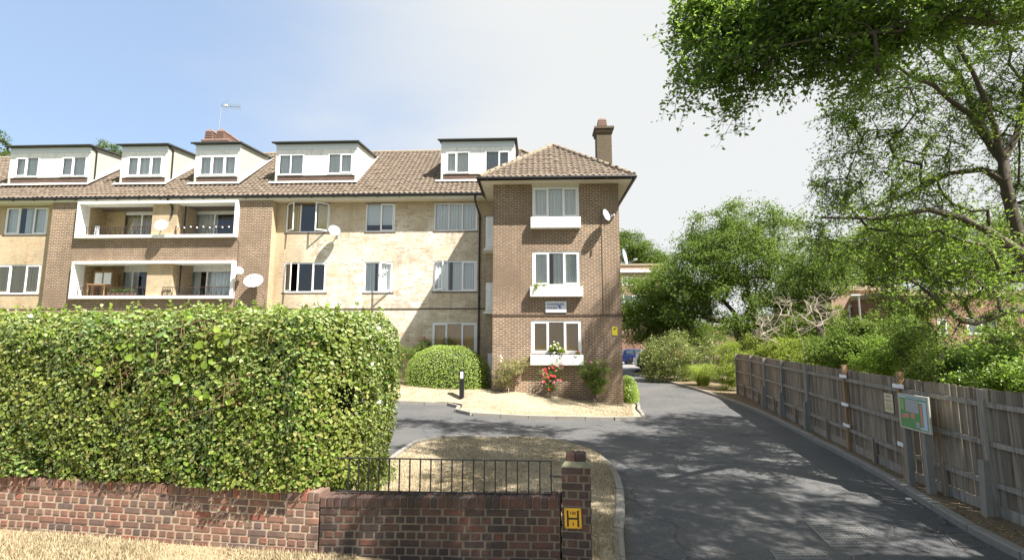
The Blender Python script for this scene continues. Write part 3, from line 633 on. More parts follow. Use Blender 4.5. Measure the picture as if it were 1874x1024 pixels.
# projecting centre part with the two storeys of balconies
PX0, PX1 = -22.62, -12.05
bal = [(-21.25, -13.6, 7.40, 9.10), (-21.22, -13.57, 4.59, 6.31)]
b = B(); wall_y(b, YP, PX0, PX1, 0, 9.13, [(h[0], h[1], h[2], h[3] if h[3] < 9 else 9.13) for h in bal], .10)
b.quad((PX0, YP, 0), (PX0, YM, 0), (PX0, YM, 9.13), (PX0, YP, 9.13)); 
b.go('wall', 'brick_brown', bld)['label'] = 'brown brick front of the projecting part around the balconies'
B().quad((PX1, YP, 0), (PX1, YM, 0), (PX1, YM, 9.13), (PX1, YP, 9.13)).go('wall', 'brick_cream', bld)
B().box(PX0-.02, YP-.022, 4.13, PX1+.022, YP+.02, 4.19).go('string_course', 'sill', bld)
YD = 23.85
for bi, (x0, x1, z0, z1) in enumerate(bal):
    t = .13; yo = YP-.19; yi = YP+.42; zt = z1 if bi else z1+.02
    fr = B(); fr.box(x0, yo, z0, x1, yi, z0+t, .008).box(x0, yo+.002, z0+t, x0+t*.8, yi, zt-t*.9, .008).box(x1-t, yo+.002, z0+t, x1, yi, zt-t*.9, .008).box(x0, yo, zt-t*.9, x1, yi, zt, .008)
    fo = fr.go('balcony', 'white', bld); fo['label'] = ['white framed top floor balcony recess', 'white framed first floor balcony recess'][bi]
    # floor slab, ceiling, side walls, back wall with door openings
    B().box(x0, yi+.002, z0-.05, x1, YD+.1, z0+.06).go('floor', 'concrete', fo)
    B().box(x0, yi-.3, z1-.02+.03, x1, YD+.1, z1+.08).go('ceiling', 'white', fo)
    d1 = (PY(208 if not bi else 196, 400, YD)[0], -17.2); d2 = (PY(343 if not bi else 332, 400, YD)[0], x1-.02)
    zd = PY(250, 391 if not bi else 495, YD)[2]
    w2 = B(); wall_y(w2, YD, x0-.1, x1+.1, z0, z1+.1, [(d1[0], d1[1], z0+.05, zd), (d2[0], d2[1], z0+.05, zd)], .1)
    w2.go('back_wall', 'white' , fo)
    sw = B(); sw.box(x0+.02, yi+.001, z0+.06, x0+.1, YD-.001, z1+.05); sw.box(x0+.1, YD-.05, z0+.06, x0+.1+(1.1 if bi else .95), YD-.002, z1+.02); sw.go('side_wall', 'brick_buff', fo); B().box(x1-.09, yi+.001, z0+.06, x1-.01, YD-.001, z1+.05).go('side_wall', 'brick_buff', fo)
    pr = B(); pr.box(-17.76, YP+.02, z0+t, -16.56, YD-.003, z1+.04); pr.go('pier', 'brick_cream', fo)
    for (da, db), cur in ((d1, 'drape' if not bi else 'net'), (d2, 'net')):
        sd = B(); f = .07
        sd.box(da, YD-.01, zd-f, db, YD+.06, zd, .005).box(da, YD-.01, z0+.06, da+f, YD+.06, zd-f, .005)
        nm = 3 if db-da > 2.6 else 2
        xs = [da+f+(db-da-2*f)*u for u in ((0, .40, .80, 1) if nm == 3 else (0, .55, 1))]
        for xx in xs[1:-1]: sd.box(xx-.035, YD-.012, z0+.06, xx+.035, YD+.06, zd-f, .005)
        sd.box(db-f, YD-.01, z0+.06, db, YD+.06, zd-f, .005); so_ = sd.go('sliding_door', 'upvc', bld)
        gp = B(); gp.quad((da+f, YD+.03, z0+.06), (db-f, YD+.03, z0+.06), (db-f, YD+.03, zd-f), (da+f, YD+.03, zd-f)); gp.go('pane', 'glass', so_)
        c = B(); ranges = {(0, 0): [(0, .5), (.6, 1)], (0, 1): [(0, .42)], (1, 0): [(.1, .45)], (1, 1): [(0, .3), (.36, .72)]}[(bi, 0 if da == d1[0] else 1)]
        for ua, ub in ranges:
            xa, xb = da+(db-da)*ua+.05, da+(db-da)*ub-.03; n = int((xb-xa)/.025); v = []
            for i in range(n+1): xx = xa+(xb-xa)*i/n; yy = YD+.22+.04*sin(xx*38)+.02*sin(xx*17); v += [(xx, yy, z0+.07), (xx, yy, zd-.05)]
            c.add(v, [(2*i, 2*i+2, 2*i+3, 2*i+1) for i in range(n)])
        c.go('curtain', cur, so_, True)
        inn = B(); inn.box(da-.3, YD+2.4, z0, db+.3, YD+2.5, zd+.2).box(da-.3, YD+.12, zd, db+.3, YD+2.4, zd+.1).box(da-.3, YD+.12, z0-.1, db+.3, YD+2.4, z0).box(da-.4, YD+.12, z0, da-.3, YD+2.4, zd+.1); inn.go('room', 'interior', so_)
    for ra, rb_ in ((x0+.12+(.32 if not bi else .18), -17.78), (-16.54 if not bi else -16.9, x1-.14)):
        rl = B(); zr = z0+t+.40; zb0 = z0+t+.015; yr = YP-.05
        rl.bar((ra, yr, zr), (rb_, yr, zr), .045, .03); rl.bar((ra, yr, zb0+.03), (rb_, yr, zb0+.03), .015, .015)
        rl.bar((ra, yr, zb0-.02), (ra, yr, zr), .025, .025, (0, 1, 0)); ro = rl.go('railing', 'darkbrown', fo)
        bars = B(); n = int((rb_-ra)/.22)
        for i in range(n):
            xa = ra+(rb_-ra)*i/n; xb = ra+(rb_-ra)*(i+1)/n; xm = (xa+xb)/2
            bars.bar((xb, yr, zb0), (xb, yr, zr-.01), .012, .012, (0, 1, 0)); bars.bar((xa, yr, zb0+.03), (xm, yr, zr-.03), .009, .009, (0, 1, 0)); bars.bar((xm, yr, zr-.03), (xb, yr, zb0+.03), .009, .009, (0, 1, 0))
        bars.go('bars', 'iron', ro)
# end bay
bay_w = [((974, 342, 1060, 398), 'net', {}, 'cream'), ((974, 460, 1062, 523), 'net_gap', {}, ''), ((972, 586, 1065, 647), 'blind', {}, '')]
br_ = [rect(*q[0], YB) for q in bay_w]
BX0, BX1 = -1.70, 3.40
b = B(); wall_y(b, YB, BX0, BX1, -.3, 9.1, br_, .14); b.quad((BX0, YB, -.3), (BX0, YB, 9.1), (BX0, YM+.0, 9.1), (BX0, YM, -.3)); b.quad((BX1, YB, -.3), (BX1, 31.4, -.3), (BX1, 31.4, 9.1), (BX1, YB, 9.1))
b.go('wall', 'brick_brown', bld)['label'] = 'brown brick end bay wall'
B().box(BX0-.02, YB-.025, 3.70, BX1+.02, YB+.02, 3.765).box(BX1, YB+.02, 3.70, BX1+.02, 28, 3.765).go('string_course', 'sill', bld)
for (p, ins, op, _), R in zip(bay_w, br_): window(bld, R, YB+.035, [(1, True), (1.12, False), (1, True)], ins, op, sill=False, fw=.075)
B().box(br_[0][0]-.02, YB-.02, br_[0][3], br_[0][1]+.02, YB+.03, 9.098).go('lintel', 'cream', bld)
for i, (a, c) in enumerate((((971, 397), (1063, 416)), ((970, 524), (1067, 542)), ((970.5, 649), (1068, 668)))):
    p = PY(*a, YB-.26); q = PY(*c, YB-.26); b = B(); t = .05
    b.box(p[0], YB-.26, q[2], q[0], YB-.26+t, p[2], .008).box(p[0], YB-.26+t, q[2], p[0]+t, YB-.002, p[2]-.001).box(q[0]-t, YB-.26+t, q[2], q[0], YB-.002, p[2]-.001).box(p[0]+t, YB-.26+t, q[2]+.001, q[0]-t, YB-.002, q[2]+.22)
    o = b.go('window_box', 'white', bld); B().box(p[0]+t, YB-.26+t, q[2]+.22, q[0]-t, YB-.003, p[2]-.06).go('soil', 'twig', o)

# roofs: real interlocking tile relief
def rz(X, Y):
    m = np.minimum(np.minimum(EAVE+SL*(Y-22.35), EAVE+SL*(31.65-Y)), EAVE+SL*(3.92-X))
    by = np.minimum(np.minimum(EAVE-.14+SL*(Y-19.8), EAVE-.14+SL*(X+2.22)), EAVE-.14+SL*(3.92-X)); by = np.where((X < -2.24) | (Y > 31) | (Y < 19.78), -99, by)
    m = np.where((Y < 22.33) | (X > 3.94), -99, m); return m, by
def tiles(x0, x1, L, frame, keep):
    """frame(u, s) -> point for u along the eaves and s up the slope; relief of pantiles 0.30 x 0.34"""
    tw, th = .235, .285; nu = int((x1-x0)/tw*6); rows = int(L/th)+1
    us = np.linspace(x0, x1, nu+1); V = []; F = []; Vn = 0; Vs = []; Fs = []
    for r in range(rows):
        ra = np.array([r*th, r*th+.001, (r+1)*th+.02]); hh = np.array([0, .034, .010])
        off = (0.5 if r % 2 else 0)*tw*0
        w_ = np.abs(((us+off)/tw) % 1-.5)*2; prof = .042*np.where(w_ > .42, np.cos((1-w_)/.58*pi/2)**1, 0)-.008*np.sin(((us+off)/tw % 1)*6.28)
        jit = RNG.normal(size=int((x1-x0)/tw)+3)*.006; jj = jit[((us+off-x0)/tw).astype(int)]
        P = np.stack([frame(us, np.full(nu+1, s), prof+h+jj) for s, h in zip(ra, hh)])          # 3 x nu+1 x 3
        n = nu+1; idx = np.arange(nu); 
        for k in (0, 1):
            q = np.stack([k*n+idx, k*n+idx+1, (k+1)*n+idx+1, (k+1)*n+idx], 1)
            cen = P.reshape(-1, 3)[q].mean(1); q = q[keep(cen)]; Fs.append(q+Vn)
        Vs.append(P.reshape(-1, 3)); Vn += 3*n
    return np.concatenate(Vs), np.concatenate(Fs)
cs = 1/sqrt(1+SL*SL); sn = SL*cs
def keep_main(c): m, by = rz(c[:, 0], c[:, 1]); return (m >= by-.03) & (np.abs(EAVE+SL*(c[:, 1]-22.35)-m) < .06)
def keep_hip_l(c): m, by = rz(c[:, 0], c[:, 1]); return (by >= m-.03) & (np.abs(EAVE-.14+SL*(c[:, 0]+2.22)-by) < .06)
def keep_hip_f(c): m, by = rz(c[:, 0], c[:, 1]); return (np.abs(EAVE-.14+SL*(c[:, 1]-19.8)-by) < .06) & (c[:, 0] > -2.3)
def keep_hip_r(c): m, by = rz(c[:, 0], c[:, 1]); z = np.maximum(m, by); return np.abs(EAVE-.07+SL*(3.92-c[:, 0])-z) < .14
LM = 4.65/cs
parts = [tiles(-31.2, 3.92, LM, lambda u, s, h: np.stack([u, 22.33+s*cs-h*sn, EAVE+s*sn+h*cs], 1), keep_main),
         tiles(-2.24, 3.94, 3.9, lambda u, s, h: np.stack([u, 19.78+s*cs-h*sn, EAVE-.14+s*sn+h*cs], 1), keep_hip_f),
         tiles(19.78, 26.5, 3.9, lambda u, s, h: np.stack([-2.24+s*cs-h*sn, u, EAVE-.14+s*sn+h*cs], 1), keep_hip_l),
         tiles(19.78, 31.6, 5.9, lambda u, s, h: np.stack([3.94-s*cs+h*sn, u, EAVE-.14+s*sn+h*cs], 1), keep_hip_r)]
V = []; F = []; n = 0
for v, f in parts: V.append(v); F.append(f+n); n += len(v)
roof = mk('roof', np.concatenate(V), np.concatenate(F), 'tile', bld)
# underlay closes the roof
b = B(); rid = EAVE+SL*4.65
rx = 3.92-4.65; b.add([(-31.2, 22.36, EAVE-.04), (3.9, 22.36, EAVE-.04), (rx, 27, rid-.04), (-31.2, 27, rid-.04), (-31.2, 31.64, EAVE-.04), (3.9, 31.64, EAVE-.04)], [(0, 1, 2, 3), (3, 2, 5, 4), (1, 5, 2)])
ap = np.array([.85, 22.87, EAVE-.14+SL*3.07]); e = -.18
b.add([(-2.2, 19.82, EAVE+e), (3.9, 19.82, EAVE+e), (ap[0], ap[1], ap[2]-.04), (ap[0], 26, ap[2]-.04), (-2.2, 26, EAVE+e), (3.9, 26, EAVE+e)], [(0, 1, 2), (0, 2, 3, 4), (1, 5, 3, 2)])
b.go('underlay', 'felt', roof)
def ridge(a, c, r=.115):
    a = np.array(a, float); c = np.array(c, float); L = np.linalg.norm(c-a); n = int(L/.42); b = B()
    for i in range(n):
        p = a+(c-a)*i/n; q = a+(c-a)*(i+1.04)/n; b.tube([p, q], [r*1.06, r*.94], 10)
    return b
b = ridge((-31.2, 27, rid+.01), (rx, 27, rid+.01)); 
for q in (ridge((rx, 27, rid), (3.0, 23.25, EAVE+SL*.9)), ridge((-2.22, 19.8, EAVE-.10), ap+[0, 0, .04]), ridge((3.92, 19.8, EAVE-.10), ap+[0, 0, .04]), ridge(ap+[0, 0, .02], (ap[0], 25.5, ap[2]+.02)), ridge((rx, 27, rid), (3.9, 31.6, EAVE))): b.add(q.v, q.f)
b.go('ridge_tiles', 'hip', roof, True)
# eaves: soffits, fascia, gutters, brackets
b = B(); b.box(-31.1, 22.42, 9.135, -2.24, YM+.1, 9.175).box(-2.2, 19.86, 9.10, 3.88, YB+.01, 9.14).box(-2.2, YB+.01, 9.10, BX0+.02, YM, 9.14).box(BX1-.01, YB+.01, 9.10, 3.88, 31.4, 9.14).box(BX0+.02, YB+.011, 9.101, BX1-.01, YB+.3, 9.139)
b.box(-31.1, 22.38, 9.136, -2.24, 22.42, 9.25); b.go('soffit', 'cream', bld)
b = B(); b.tube([(-31.2, 22.31, 9.30), (-2.3, 22.31, 9.30)], .062, 8); b.tube([(-2.3, 19.74, 9.16), (4.0, 19.74, 9.16)], .065, 8); b.tube([(-2.28, 19.74, 9.16), (-2.28, 22.35, 9.2)], .065, 8); b.tube([(3.98, 19.74, 9.16), (3.98, 31.6, 9.16)], .065, 8)
b.box(-2.24, 19.80, 9.08, 3.94, 19.84, 9.21).box(-2.24, 19.84, 9.08, -2.2, 22.38, 9.21).box(3.9, 19.84, 9.08, 3.94, 31.5, 9.21).box(-31.1, 22.34, 9.25, -2.26, 22.38, 9.33)
for i in range(28): x = -30.6+i*1.02; b.box(x-.02, 22.27, 9.2, x+.02, 22.34, 9.27)
for i in range(7): x = -1.9+i*.95; b.box(x-.015, 19.69, 9.06, x+.015, 19.8, 9.12)
b.go('gutter', 'black', bld, False)
def pipe(pts, r=.036, mat='black', nm='drainpipe'):
    b = B(); b.tube(pts, r, 8)
    for p, q in zip(pts[:-1], pts[1:]):
        if abs(p[2]-q[2]) > 1.5:
            for k in range(int(abs(p[2]-q[2])/1.8)+1): z = max(p[2], q[2])-.2-k*1.8; b.lathe((p[0], p[1], z), [(r*1.35, -.03), (r*1.35, .03)], 8)
    return b.go(nm, mat, bld, True)
xp = PY(877, 500, YM-.06)[0]
pipe([(xp-.17, 22.33, 9.26), (xp-.17, 22.36, 9.05), (xp-.13, 22.6, 8.85), (xp, YM-.07, 8.45), (xp, YM-.07, .8)], .045)
pipe([(-17.0, 22.33, 9.26), (-17.0, 22.36, 9.12), (-16.85, YP-.03, 8.98), (-16.8, YP-.03, 8.8), (-16.8, YP-.03, 8.45)], .05)
pipe([(-16.42, YP+.35, 9.0), (-16.42, YP+.35, 7.5)], .035); pipe([(-16.42, YP+.35, 6.3), (-16.42, YP+.35, 4.7)], .035)
x0 = PY(1101, 450, YB)[0]; B().tube([(x0, YB-.012, 8.0), (x0+.01, YB-.012, 6), (x0, YB-.012, 3.8)], .009, 5).go('cable', 'darkbrown', bld)
x0 = PY(436, 450, YP)[0]; B().tube([(x0-.1, YP-.012, 7.35), (x0+.03, YP-.012, 7.2), (x0+.03, YP-.012, 6), (x0, YP-.012, 4.2)], .009, 5).go('cable', 'darkbrown', bld)
# side balconies in the corner by the bay
for (y0, y1) in ((397, 452), (517, 568)):
    z1 = PY(896, y0, YM-1.0)[2]; z0 = PY(896, y1, YM-1.0)[2]; xa = PY(889, y0, YM-1.0)[0]
    fo = B().box(xa, YM-1.05, z0, BX0-.002, YM-1.0, z1, .005).add([(xa-.12, YM-1.0, z0-.12), (BX0, YM-1.0, z0-.12), (BX0, YM-1.0, z0), (xa, YM-1.0, z0), (xa-.12, YM, z0-.12), (BX0, YM, z0-.12), (BX0, YM, z0), (xa, YM, z0)], [(0, 1, 2, 3), (4, 7, 6, 5), (0, 3, 7, 4), (0, 4, 5, 1), (3, 2, 6, 7)]).go('side_balcony', 'white', bld)
    rl = B()
    for k in range(9): yy = YM-1.0+.12*k+.02; rl.bar((xa-.02, yy, z0+.01), (xa-.02, yy, z1+.02), .014, .014, (0, 1, 0))
    rl.bar((xa-.02, YM-1.03, z1+.03), (xa-.02, YM, z1+.03), .05, .03).go('railing', 'iron', fo)
B().box(PY(893, 600, 21.6)[0], 21.6, .5, BX0-.003, 21.65, PY(893, 646, 21.6)[2]).go('screen_panel', 'metal', bld)

# dormers
YF = 23.42
def dormer(x0, x1, ytop, ybot, wins, white_side, pipe_=False, nm=''):
    a = PY(x0, ytop, YF); c = PY(x1, ybot, YF); X0, X1, ZT, ZB = a[0], c[0], a[2], PY((x0+x1)/2, ybot, YF)[2]-.05
    def back(z): return 22.35+(z-EAVE)/SL
    rise = .30; yb = 26.35; zt = lambda y: ZT-.1+rise*(y-YF)/3
    fr_h = [rect(*q[0], YF) for q in wins]
    zs = min(r[2] for r in fr_h); 
    b = B(); wall_y(b, YF, X0+.001, X1-.001, zs-.03, ZT-.11, fr_h, .1); d = b.go('dormer', 'white', bld); d['label'] = nm
    for X, s in ((X0, 1), (X1, -1)):
        ck = B(); ck.add([(X, YF+.001, ZB), (X, YF+.001, zt(YF)), (X, yb, zt(yb)), (X, yb, EAVE+SL*(yb-22.35)-.6), (X+s*.09, YF+.001, ZB), (X+s*.09, YF+.001, zt(YF)), (X+s*.09, yb, zt(yb)), (X+s*.09, yb, EAVE+SL*(yb-22.35)-.6)],
               [(0, 1, 2, 3), (4, 7, 6, 5), (0, 4, 5, 1), (1, 5, 6, 2)])
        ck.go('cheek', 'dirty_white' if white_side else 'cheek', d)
    B().box(X0+.1, YF+.03, ZB-.1, X1-.1, YF+.09, zs-.028).go('tile_apron', 'tile_dark', d)
    b = B(); b.add([(X0-.1, YF-.17, ZT-.1), (X1+.12, YF-.17, ZT-.1), (X1+.12, yb, zt(yb)), (X0-.1, yb, zt(yb)), (X0-.1, YF-.17, ZT-.03), (X1+.12, YF-.17, ZT-.03), (X1+.12, yb, zt(yb)+.07), (X0-.1, yb, zt(yb)+.07)], [(0, 3, 2, 1), (4, 5, 6, 7), (0, 1, 5, 4), (1, 2, 6, 5), (0, 4, 7, 3)])
    b.tube([(X0-.14, YF-.2, ZT-.07), (X1+.12, YF-.2, ZT-.07)], .05, 7); b.go('flat_roof', 'felt', d)
    B().box(X0, YF-.03, ZT-.38, X1, YF-.002, ZT-.112).go('fascia', 'fasciaw', d)
    fl = B(); fl.bar((X0-.22, YF-.10, ZB+.0), (X1+.1, YF-.10, ZB+.0), .2, .03, (0, -SL, 1)); 
    fl.bar((X1+.06, YF-.12, ZB+.02), (X1+.06, yb-.1, EAVE+SL*(yb-.1-22.35)+.1), .13, .03, (0, -SL, 1)); fl.go('flashing', 'lead', d)
    if pipe_: 
        B().tube([(X1-.01, YF-.19, ZT-.1), (X1+.06, YF+.22, ZT-.22), (X1+.06, YF+.24, ZB+.25)], .035, 7).go('drainpipe', 'black', d, True)
    for (p, lt, ins), R in zip(wins, fr_h):
        fo = window(d, R, YF-.01, lt, 'skip', sill=False, name='window_frame', fw=.055)
        # sub-parts stay one level down: glass and curtain hang on the dormer itself
        for ch in list(fo.children): ch.parent = d; ch.location = (0, 0, 0)
        c = B(); x_, X_, z_, Z_ = R; n = int((X_-x_)/.03); v = []
        for i in range(n+1): xx = x_+.03+(X_-x_-.06)*i/n; yy = YF+.14+.02*sin(xx*45+sin(xx*9)); v += [(xx, yy, z_+.03), (xx, yy, Z_-.03)]
        c.add(v, [(2*i, 2*i+2, 2*i+3, 2*i+1) for i in range(n)]); c.go('curtain', ins, d, True)
    return d
M['tile_dark'] = brick_mat('tile_apron', (.16, .10, .075), (.11, .07, .05), (.05, .035, .03), .3, .09, .008)
M['fasciaw'] = plain('grey_white_fascia', (.62, .67, .74), .5, var=.04)
M['bluenet'] = plain('blue_grey_curtain', (.30, .36, .44), .9, var=.06)
T2 = [(1, True), (1.1, False)]; T3 = [(1, True), (1.1, True), (1, True)]
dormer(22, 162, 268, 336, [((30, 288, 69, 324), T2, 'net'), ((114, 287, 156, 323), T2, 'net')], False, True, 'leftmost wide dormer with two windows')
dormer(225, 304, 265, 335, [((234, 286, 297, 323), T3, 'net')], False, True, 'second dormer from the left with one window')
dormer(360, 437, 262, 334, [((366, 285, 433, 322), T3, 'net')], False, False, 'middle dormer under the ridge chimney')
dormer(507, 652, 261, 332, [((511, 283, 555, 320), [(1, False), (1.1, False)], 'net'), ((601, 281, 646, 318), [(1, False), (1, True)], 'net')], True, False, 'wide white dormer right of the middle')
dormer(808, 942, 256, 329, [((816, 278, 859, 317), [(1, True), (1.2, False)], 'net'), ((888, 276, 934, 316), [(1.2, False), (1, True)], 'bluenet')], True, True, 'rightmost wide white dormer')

# chimneys
def stack(b, X, Y, z, w, d, h, n=4):
    for i in range(n):
        zz = z+h*i/n; k = 1-.05*i; b.box(X-w/2*k, Y-d/2*k, zz, X+w/2*k, Y+d/2*k, zz+h/n*.62, .02); b.box(X-w/2*k+.03, Y-d/2*k+.03, zz+h/n*.6, X+w/2*k-.03, Y+d/2*k-.03, zz+h/n+.01)
    b.lathe((X, Y, z+h), [(w*.42, 0), (w*.38, .05), (w*.22, .10), (.001, .12)], 12)
CY = 23.75
a = PY(1091, 232, CY); c = PY(1120, 232, CY); zt = PY(1104, 232, CY)[2]
M['brick_dark'] = brick_mat('brick_dark', (.10, .066, .045), (.065, .046, .034), (.17, .14, .10), tint=(.10, .085, .04))
ch = B().box(a[0]+.03, CY, 8.5, c[0]-.03, CY+.8, zt).go('chimney', 'brick_dark', bld); ch['label'] = 'tall brick chimney right of the end bay roof'
b = B(); b.box(a[0]-.03, CY-.06, zt-.28, c[0]+.03, CY+.86, zt-.12, .01).box(a[0]-.09, CY-.12, zt-.12, c[0]+.09, CY+.92, zt, .01).go('cap', 'brick_dark', ch)
b = B(); stack(b, (a[0]+c[0])/2-.06, CY+.38, zt, .48, .6, PY(1101, 212, CY)[2]-zt-.1); b.go('pot', 'terracotta', ch)
CY = 26.9; a = PY(375, 262, CY); c = PY(432, 262, CY); zt = a[2]; ch = B().box(a[0]+.05, CY-.3, zt-1.2, c[0]-.25, CY+2.4, zt-.05).go('chimney', 'brick_dark', bld); ch['label'] = 'broad ridge chimney with ridged pots behind the middle dormer'
B().box(a[0]-.02, CY-.36, zt-.05, c[0]-.2, CY+2.46, zt+.1, .04).go('cap', 'terracotta', ch)
hh = PY(390, 240, CY)[2]-zt-.22
for k, (dx) in enumerate((.36, 1.02)):
    b = B()
    for i in range(4):
        zz = zt+.1+hh*i/4; k_ = .26-.012*i; b.box(a[0]+dx-k_, CY-.28, zz, a[0]+dx+k_, CY+2.3, zz+hh/4*.6, .03); b.box(a[0]+dx-k_+.035, CY-.25, zz+hh/4*.55, a[0]+dx+k_-.035, CY+2.27, zz+hh/4+.005)
    b.add([(a[0]+dx-.22, CY-.27, zt+.1+hh), (a[0]+dx+.22, CY-.27, zt+.1+hh), (a[0]+dx+.1, CY-.2, zt+.24+hh), (a[0]+dx-.1, CY-.2, zt+.24+hh), (a[0]+dx-.22, CY+2.27, zt+.1+hh), (a[0]+dx+.22, CY+2.27, zt+.1+hh), (a[0]+dx+.1, CY+2.2, zt+.24+hh), (a[0]+dx-.1, CY+2.2, zt+.24+hh)], [(0, 1, 2, 3), (4, 7, 6, 5), (1, 5, 6, 2), (0, 3, 7, 4), (3, 2, 6, 7)])
    b.go('pot', 'terracotta', ch)
# ------------------------------------------------------------------ front garden wall, pier, railing, hydrant sign
def PW(x, y, o=0.0):        # sight line onto the plane of the garden wall
    n3 = np.array([wn[0], wn[1], 0]); p0 = np.array([*wl(0, o), 0]); d = ray(x, y); return O3+d*(((p0-O3)@n3)/(d@n3))
def sof(p): return float((np.array(p[:2])-WA[:2])@wd)
def W3(V): V = np.asarray(V, float); return np.stack([WA[0]+wd[0]*V[:, 0]+wn[0]*V[:, 1], WA[1]+wd[1]*V[:, 0]+wn[1]*V[:, 1], V[:, 2]], 1)
def brickrun(b, mo, s0, s1, z0, z1, o0, o1, shear, coping=True, unit=.0755):
    zc = z1-(.112 if coping else 0); n = int(round((zc-z0)/unit)); z = zc
    for k in range(n):
        s = s0-(.056 if k % 2 else 0); z -= unit
        while s < s1-.03:
            L = (.215 if k % 2 == 0 else .1025)+random.uniform(-.004, .004); a = max(s, s0); e = min(s+L, s1)
            if e-a > .03:
                j = random.uniform(-.004, .004); q = B().box(a+.006, o0+.012, z+.0065, e-.006, o1+j, z+unit-.0065, .006)
                b.add([(v[0], v[1], v[2]+shear*(v[0]-s0)) for v in q.v], q.f)
            s += L+.01
    if coping:
        s = s0
        while s < s1-.02:
            e = min(s+.077, s1); j = random.uniform(-.006, .006); q = B().box(s+.004, o0-.005, zc+.004, e-.004, o1+.006+j, z1+random.uniform(-.006, .004), .007)
            b.add([(v[0], v[1], v[2]+shear*(v[0]-s0)) for v in q.v], q.f); s += .081
    sp = [(s0+.008, o0+.02, z0-.2), (s1-.012, o0+.02, z0-.2), (s1-.012, o1-.007, z0-.2), (s0+.008, o1-.007, z0-.2)]
    mo.add(sp+[(p[0], p[1], z1-.012+shear*(p[0]-s0)) for p in sp], [(0, 3, 2, 1), (4, 5, 6, 7), (0, 1, 5, 4), (1, 2, 6, 5), (2, 3, 7, 6), (3, 0, 4, 7)])
S_ST = sof(PW(586, 900)); S_P0 = sof(PW(1027, 900)); S_P1 = sof(PW(1082, 900))
gw = thing('brick_wall', (*wl(2.5, -.1), .2), 'low red brick garden wall with upright brick coping along the dry verge', 'wall')
for (s0, s1, z0, z1, sh, lb) in ((-3.3, S_ST, .12, 1.02, .003, 'sunlit brick length under the hedge'), (S_ST+.0015, S_P0-.004, .12, PW(600, 907)[2]-.01, .046, 'stained brick length under the railing with tree shade painted in')):
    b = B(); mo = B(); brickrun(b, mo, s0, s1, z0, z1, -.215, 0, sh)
    o = mk('brickwork', W3(b.v), b.f, 'wallbrick' if s0 < 0 else 'shadebrick', gw); o['label'] = lb; mk('mortar', W3(mo.v), mo.f, 'mortar' if s0 < 0 else 'shademortar', o)
pier = thing('gate_pier', (*wl((S_P0+S_P1)/2, -.15), .2), 'square dark brick pier with a single capping brick carrying the yellow H sign', 'brick pier')
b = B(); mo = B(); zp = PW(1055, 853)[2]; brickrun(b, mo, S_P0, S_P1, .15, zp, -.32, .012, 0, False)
mk('brickwork', W3(b.v), b.f, 'shadebrick', pier)['label'] = 'stained brick shaft with tree shade painted in'; mk('mortar', W3(mo.v), mo.f, 'shademortar', pier)
a0, a1 = sof(PW(1035, 840)), sof(PW(1071, 840)); zc = PW(1053, 833)[2]
q = [(S_P0, -.32, zp-.01), (S_P1, -.32, zp-.01), (S_P1, .012, zp-.01), (S_P0, .012, zp-.01), (a0-.01, -.26, zp+.035), (a1+.01, -.26, zp+.035), (a1+.01, -.05, zp+.035), (a0-.01, -.05, zp+.035)]
mk('flaunching', W3(q), [(0, 3, 2, 1), (4, 5, 6, 7), (0, 1, 5, 4), (1, 2, 6, 5), (2, 3, 7, 6), (3, 0, 4, 7)], 'moss', pier)
b = B(); b.box(a0, -.25, zp+.03, a1-.105, -.06, zc, .008).box(a1-.1, -.25, zp+.03, a1, -.06, zc, .008); mk('cap_brick', W3(b.v), b.f, 'shadebrick', pier)

rail = thing('railing', (*wl(5, -.11), 1.1), 'low black iron railing fixed on top of the garden wall beside the pier', 'railing')
def frame3(b, name, mat, parent, **k): return mk(name, W3(b.v), b.f, mat, parent, **k)
oR = -.11; pl = PW(612, 897, oR); pr = PW(1009, 903, oR); tl = PW(628, 837, oR); tr = PW(1009, 843, oR)
sL, sR = sof(pl), sof(pr); zb_ = lambda s: pl[2]+(pr[2]-pl[2])*(s-sL)/(sR-sL); zt_ = lambda s: tl[2]+(tr[2]-tl[2])*(s-sof(tl))/(sR-sof(tl))
b = B(); b.bar((sL, oR, zb_(sL)), (sR, oR, zb_(sR)), .028, .010); b.bar((sL, oR, zt_(sL)), (sR, oR, zt_(sR)), .028, .010); frame3(b, 'rail', 'iron', rail)
for i in range(20):
    s = sR-i*(sR-sof(PW(638, 870, oR)))/19
    b = B(); b.bar((s, oR, zb_(s)+.003), (s, oR, zt_(s)-.003), .012, .012, (0, 1, 0)); frame3(b, 'bar', 'iron', rail)
for px_ in (733, 869):
    s = sof(PW(px_, 900, oR)); b = B(); b.bar((s, oR, zb_(s)-.12), (s, oR, zb_(s)+.01), .016, .016, (0, 1, 0)); frame3(b, 'foot', 'iron', rail)
b = B(); zz = PW(1015, 871, oR)[2]; b.bar((sR-.01, oR, zz), (S_P0+.01, oR, zz), .012, .012); b.lathe((sR, oR+.01, zz+.01), [(.001, -.02), (.014, -.012), (.016, 0), (.012, .014), (.001, .02)], 10); frame3(b, 'bracket', 'iron', rail)

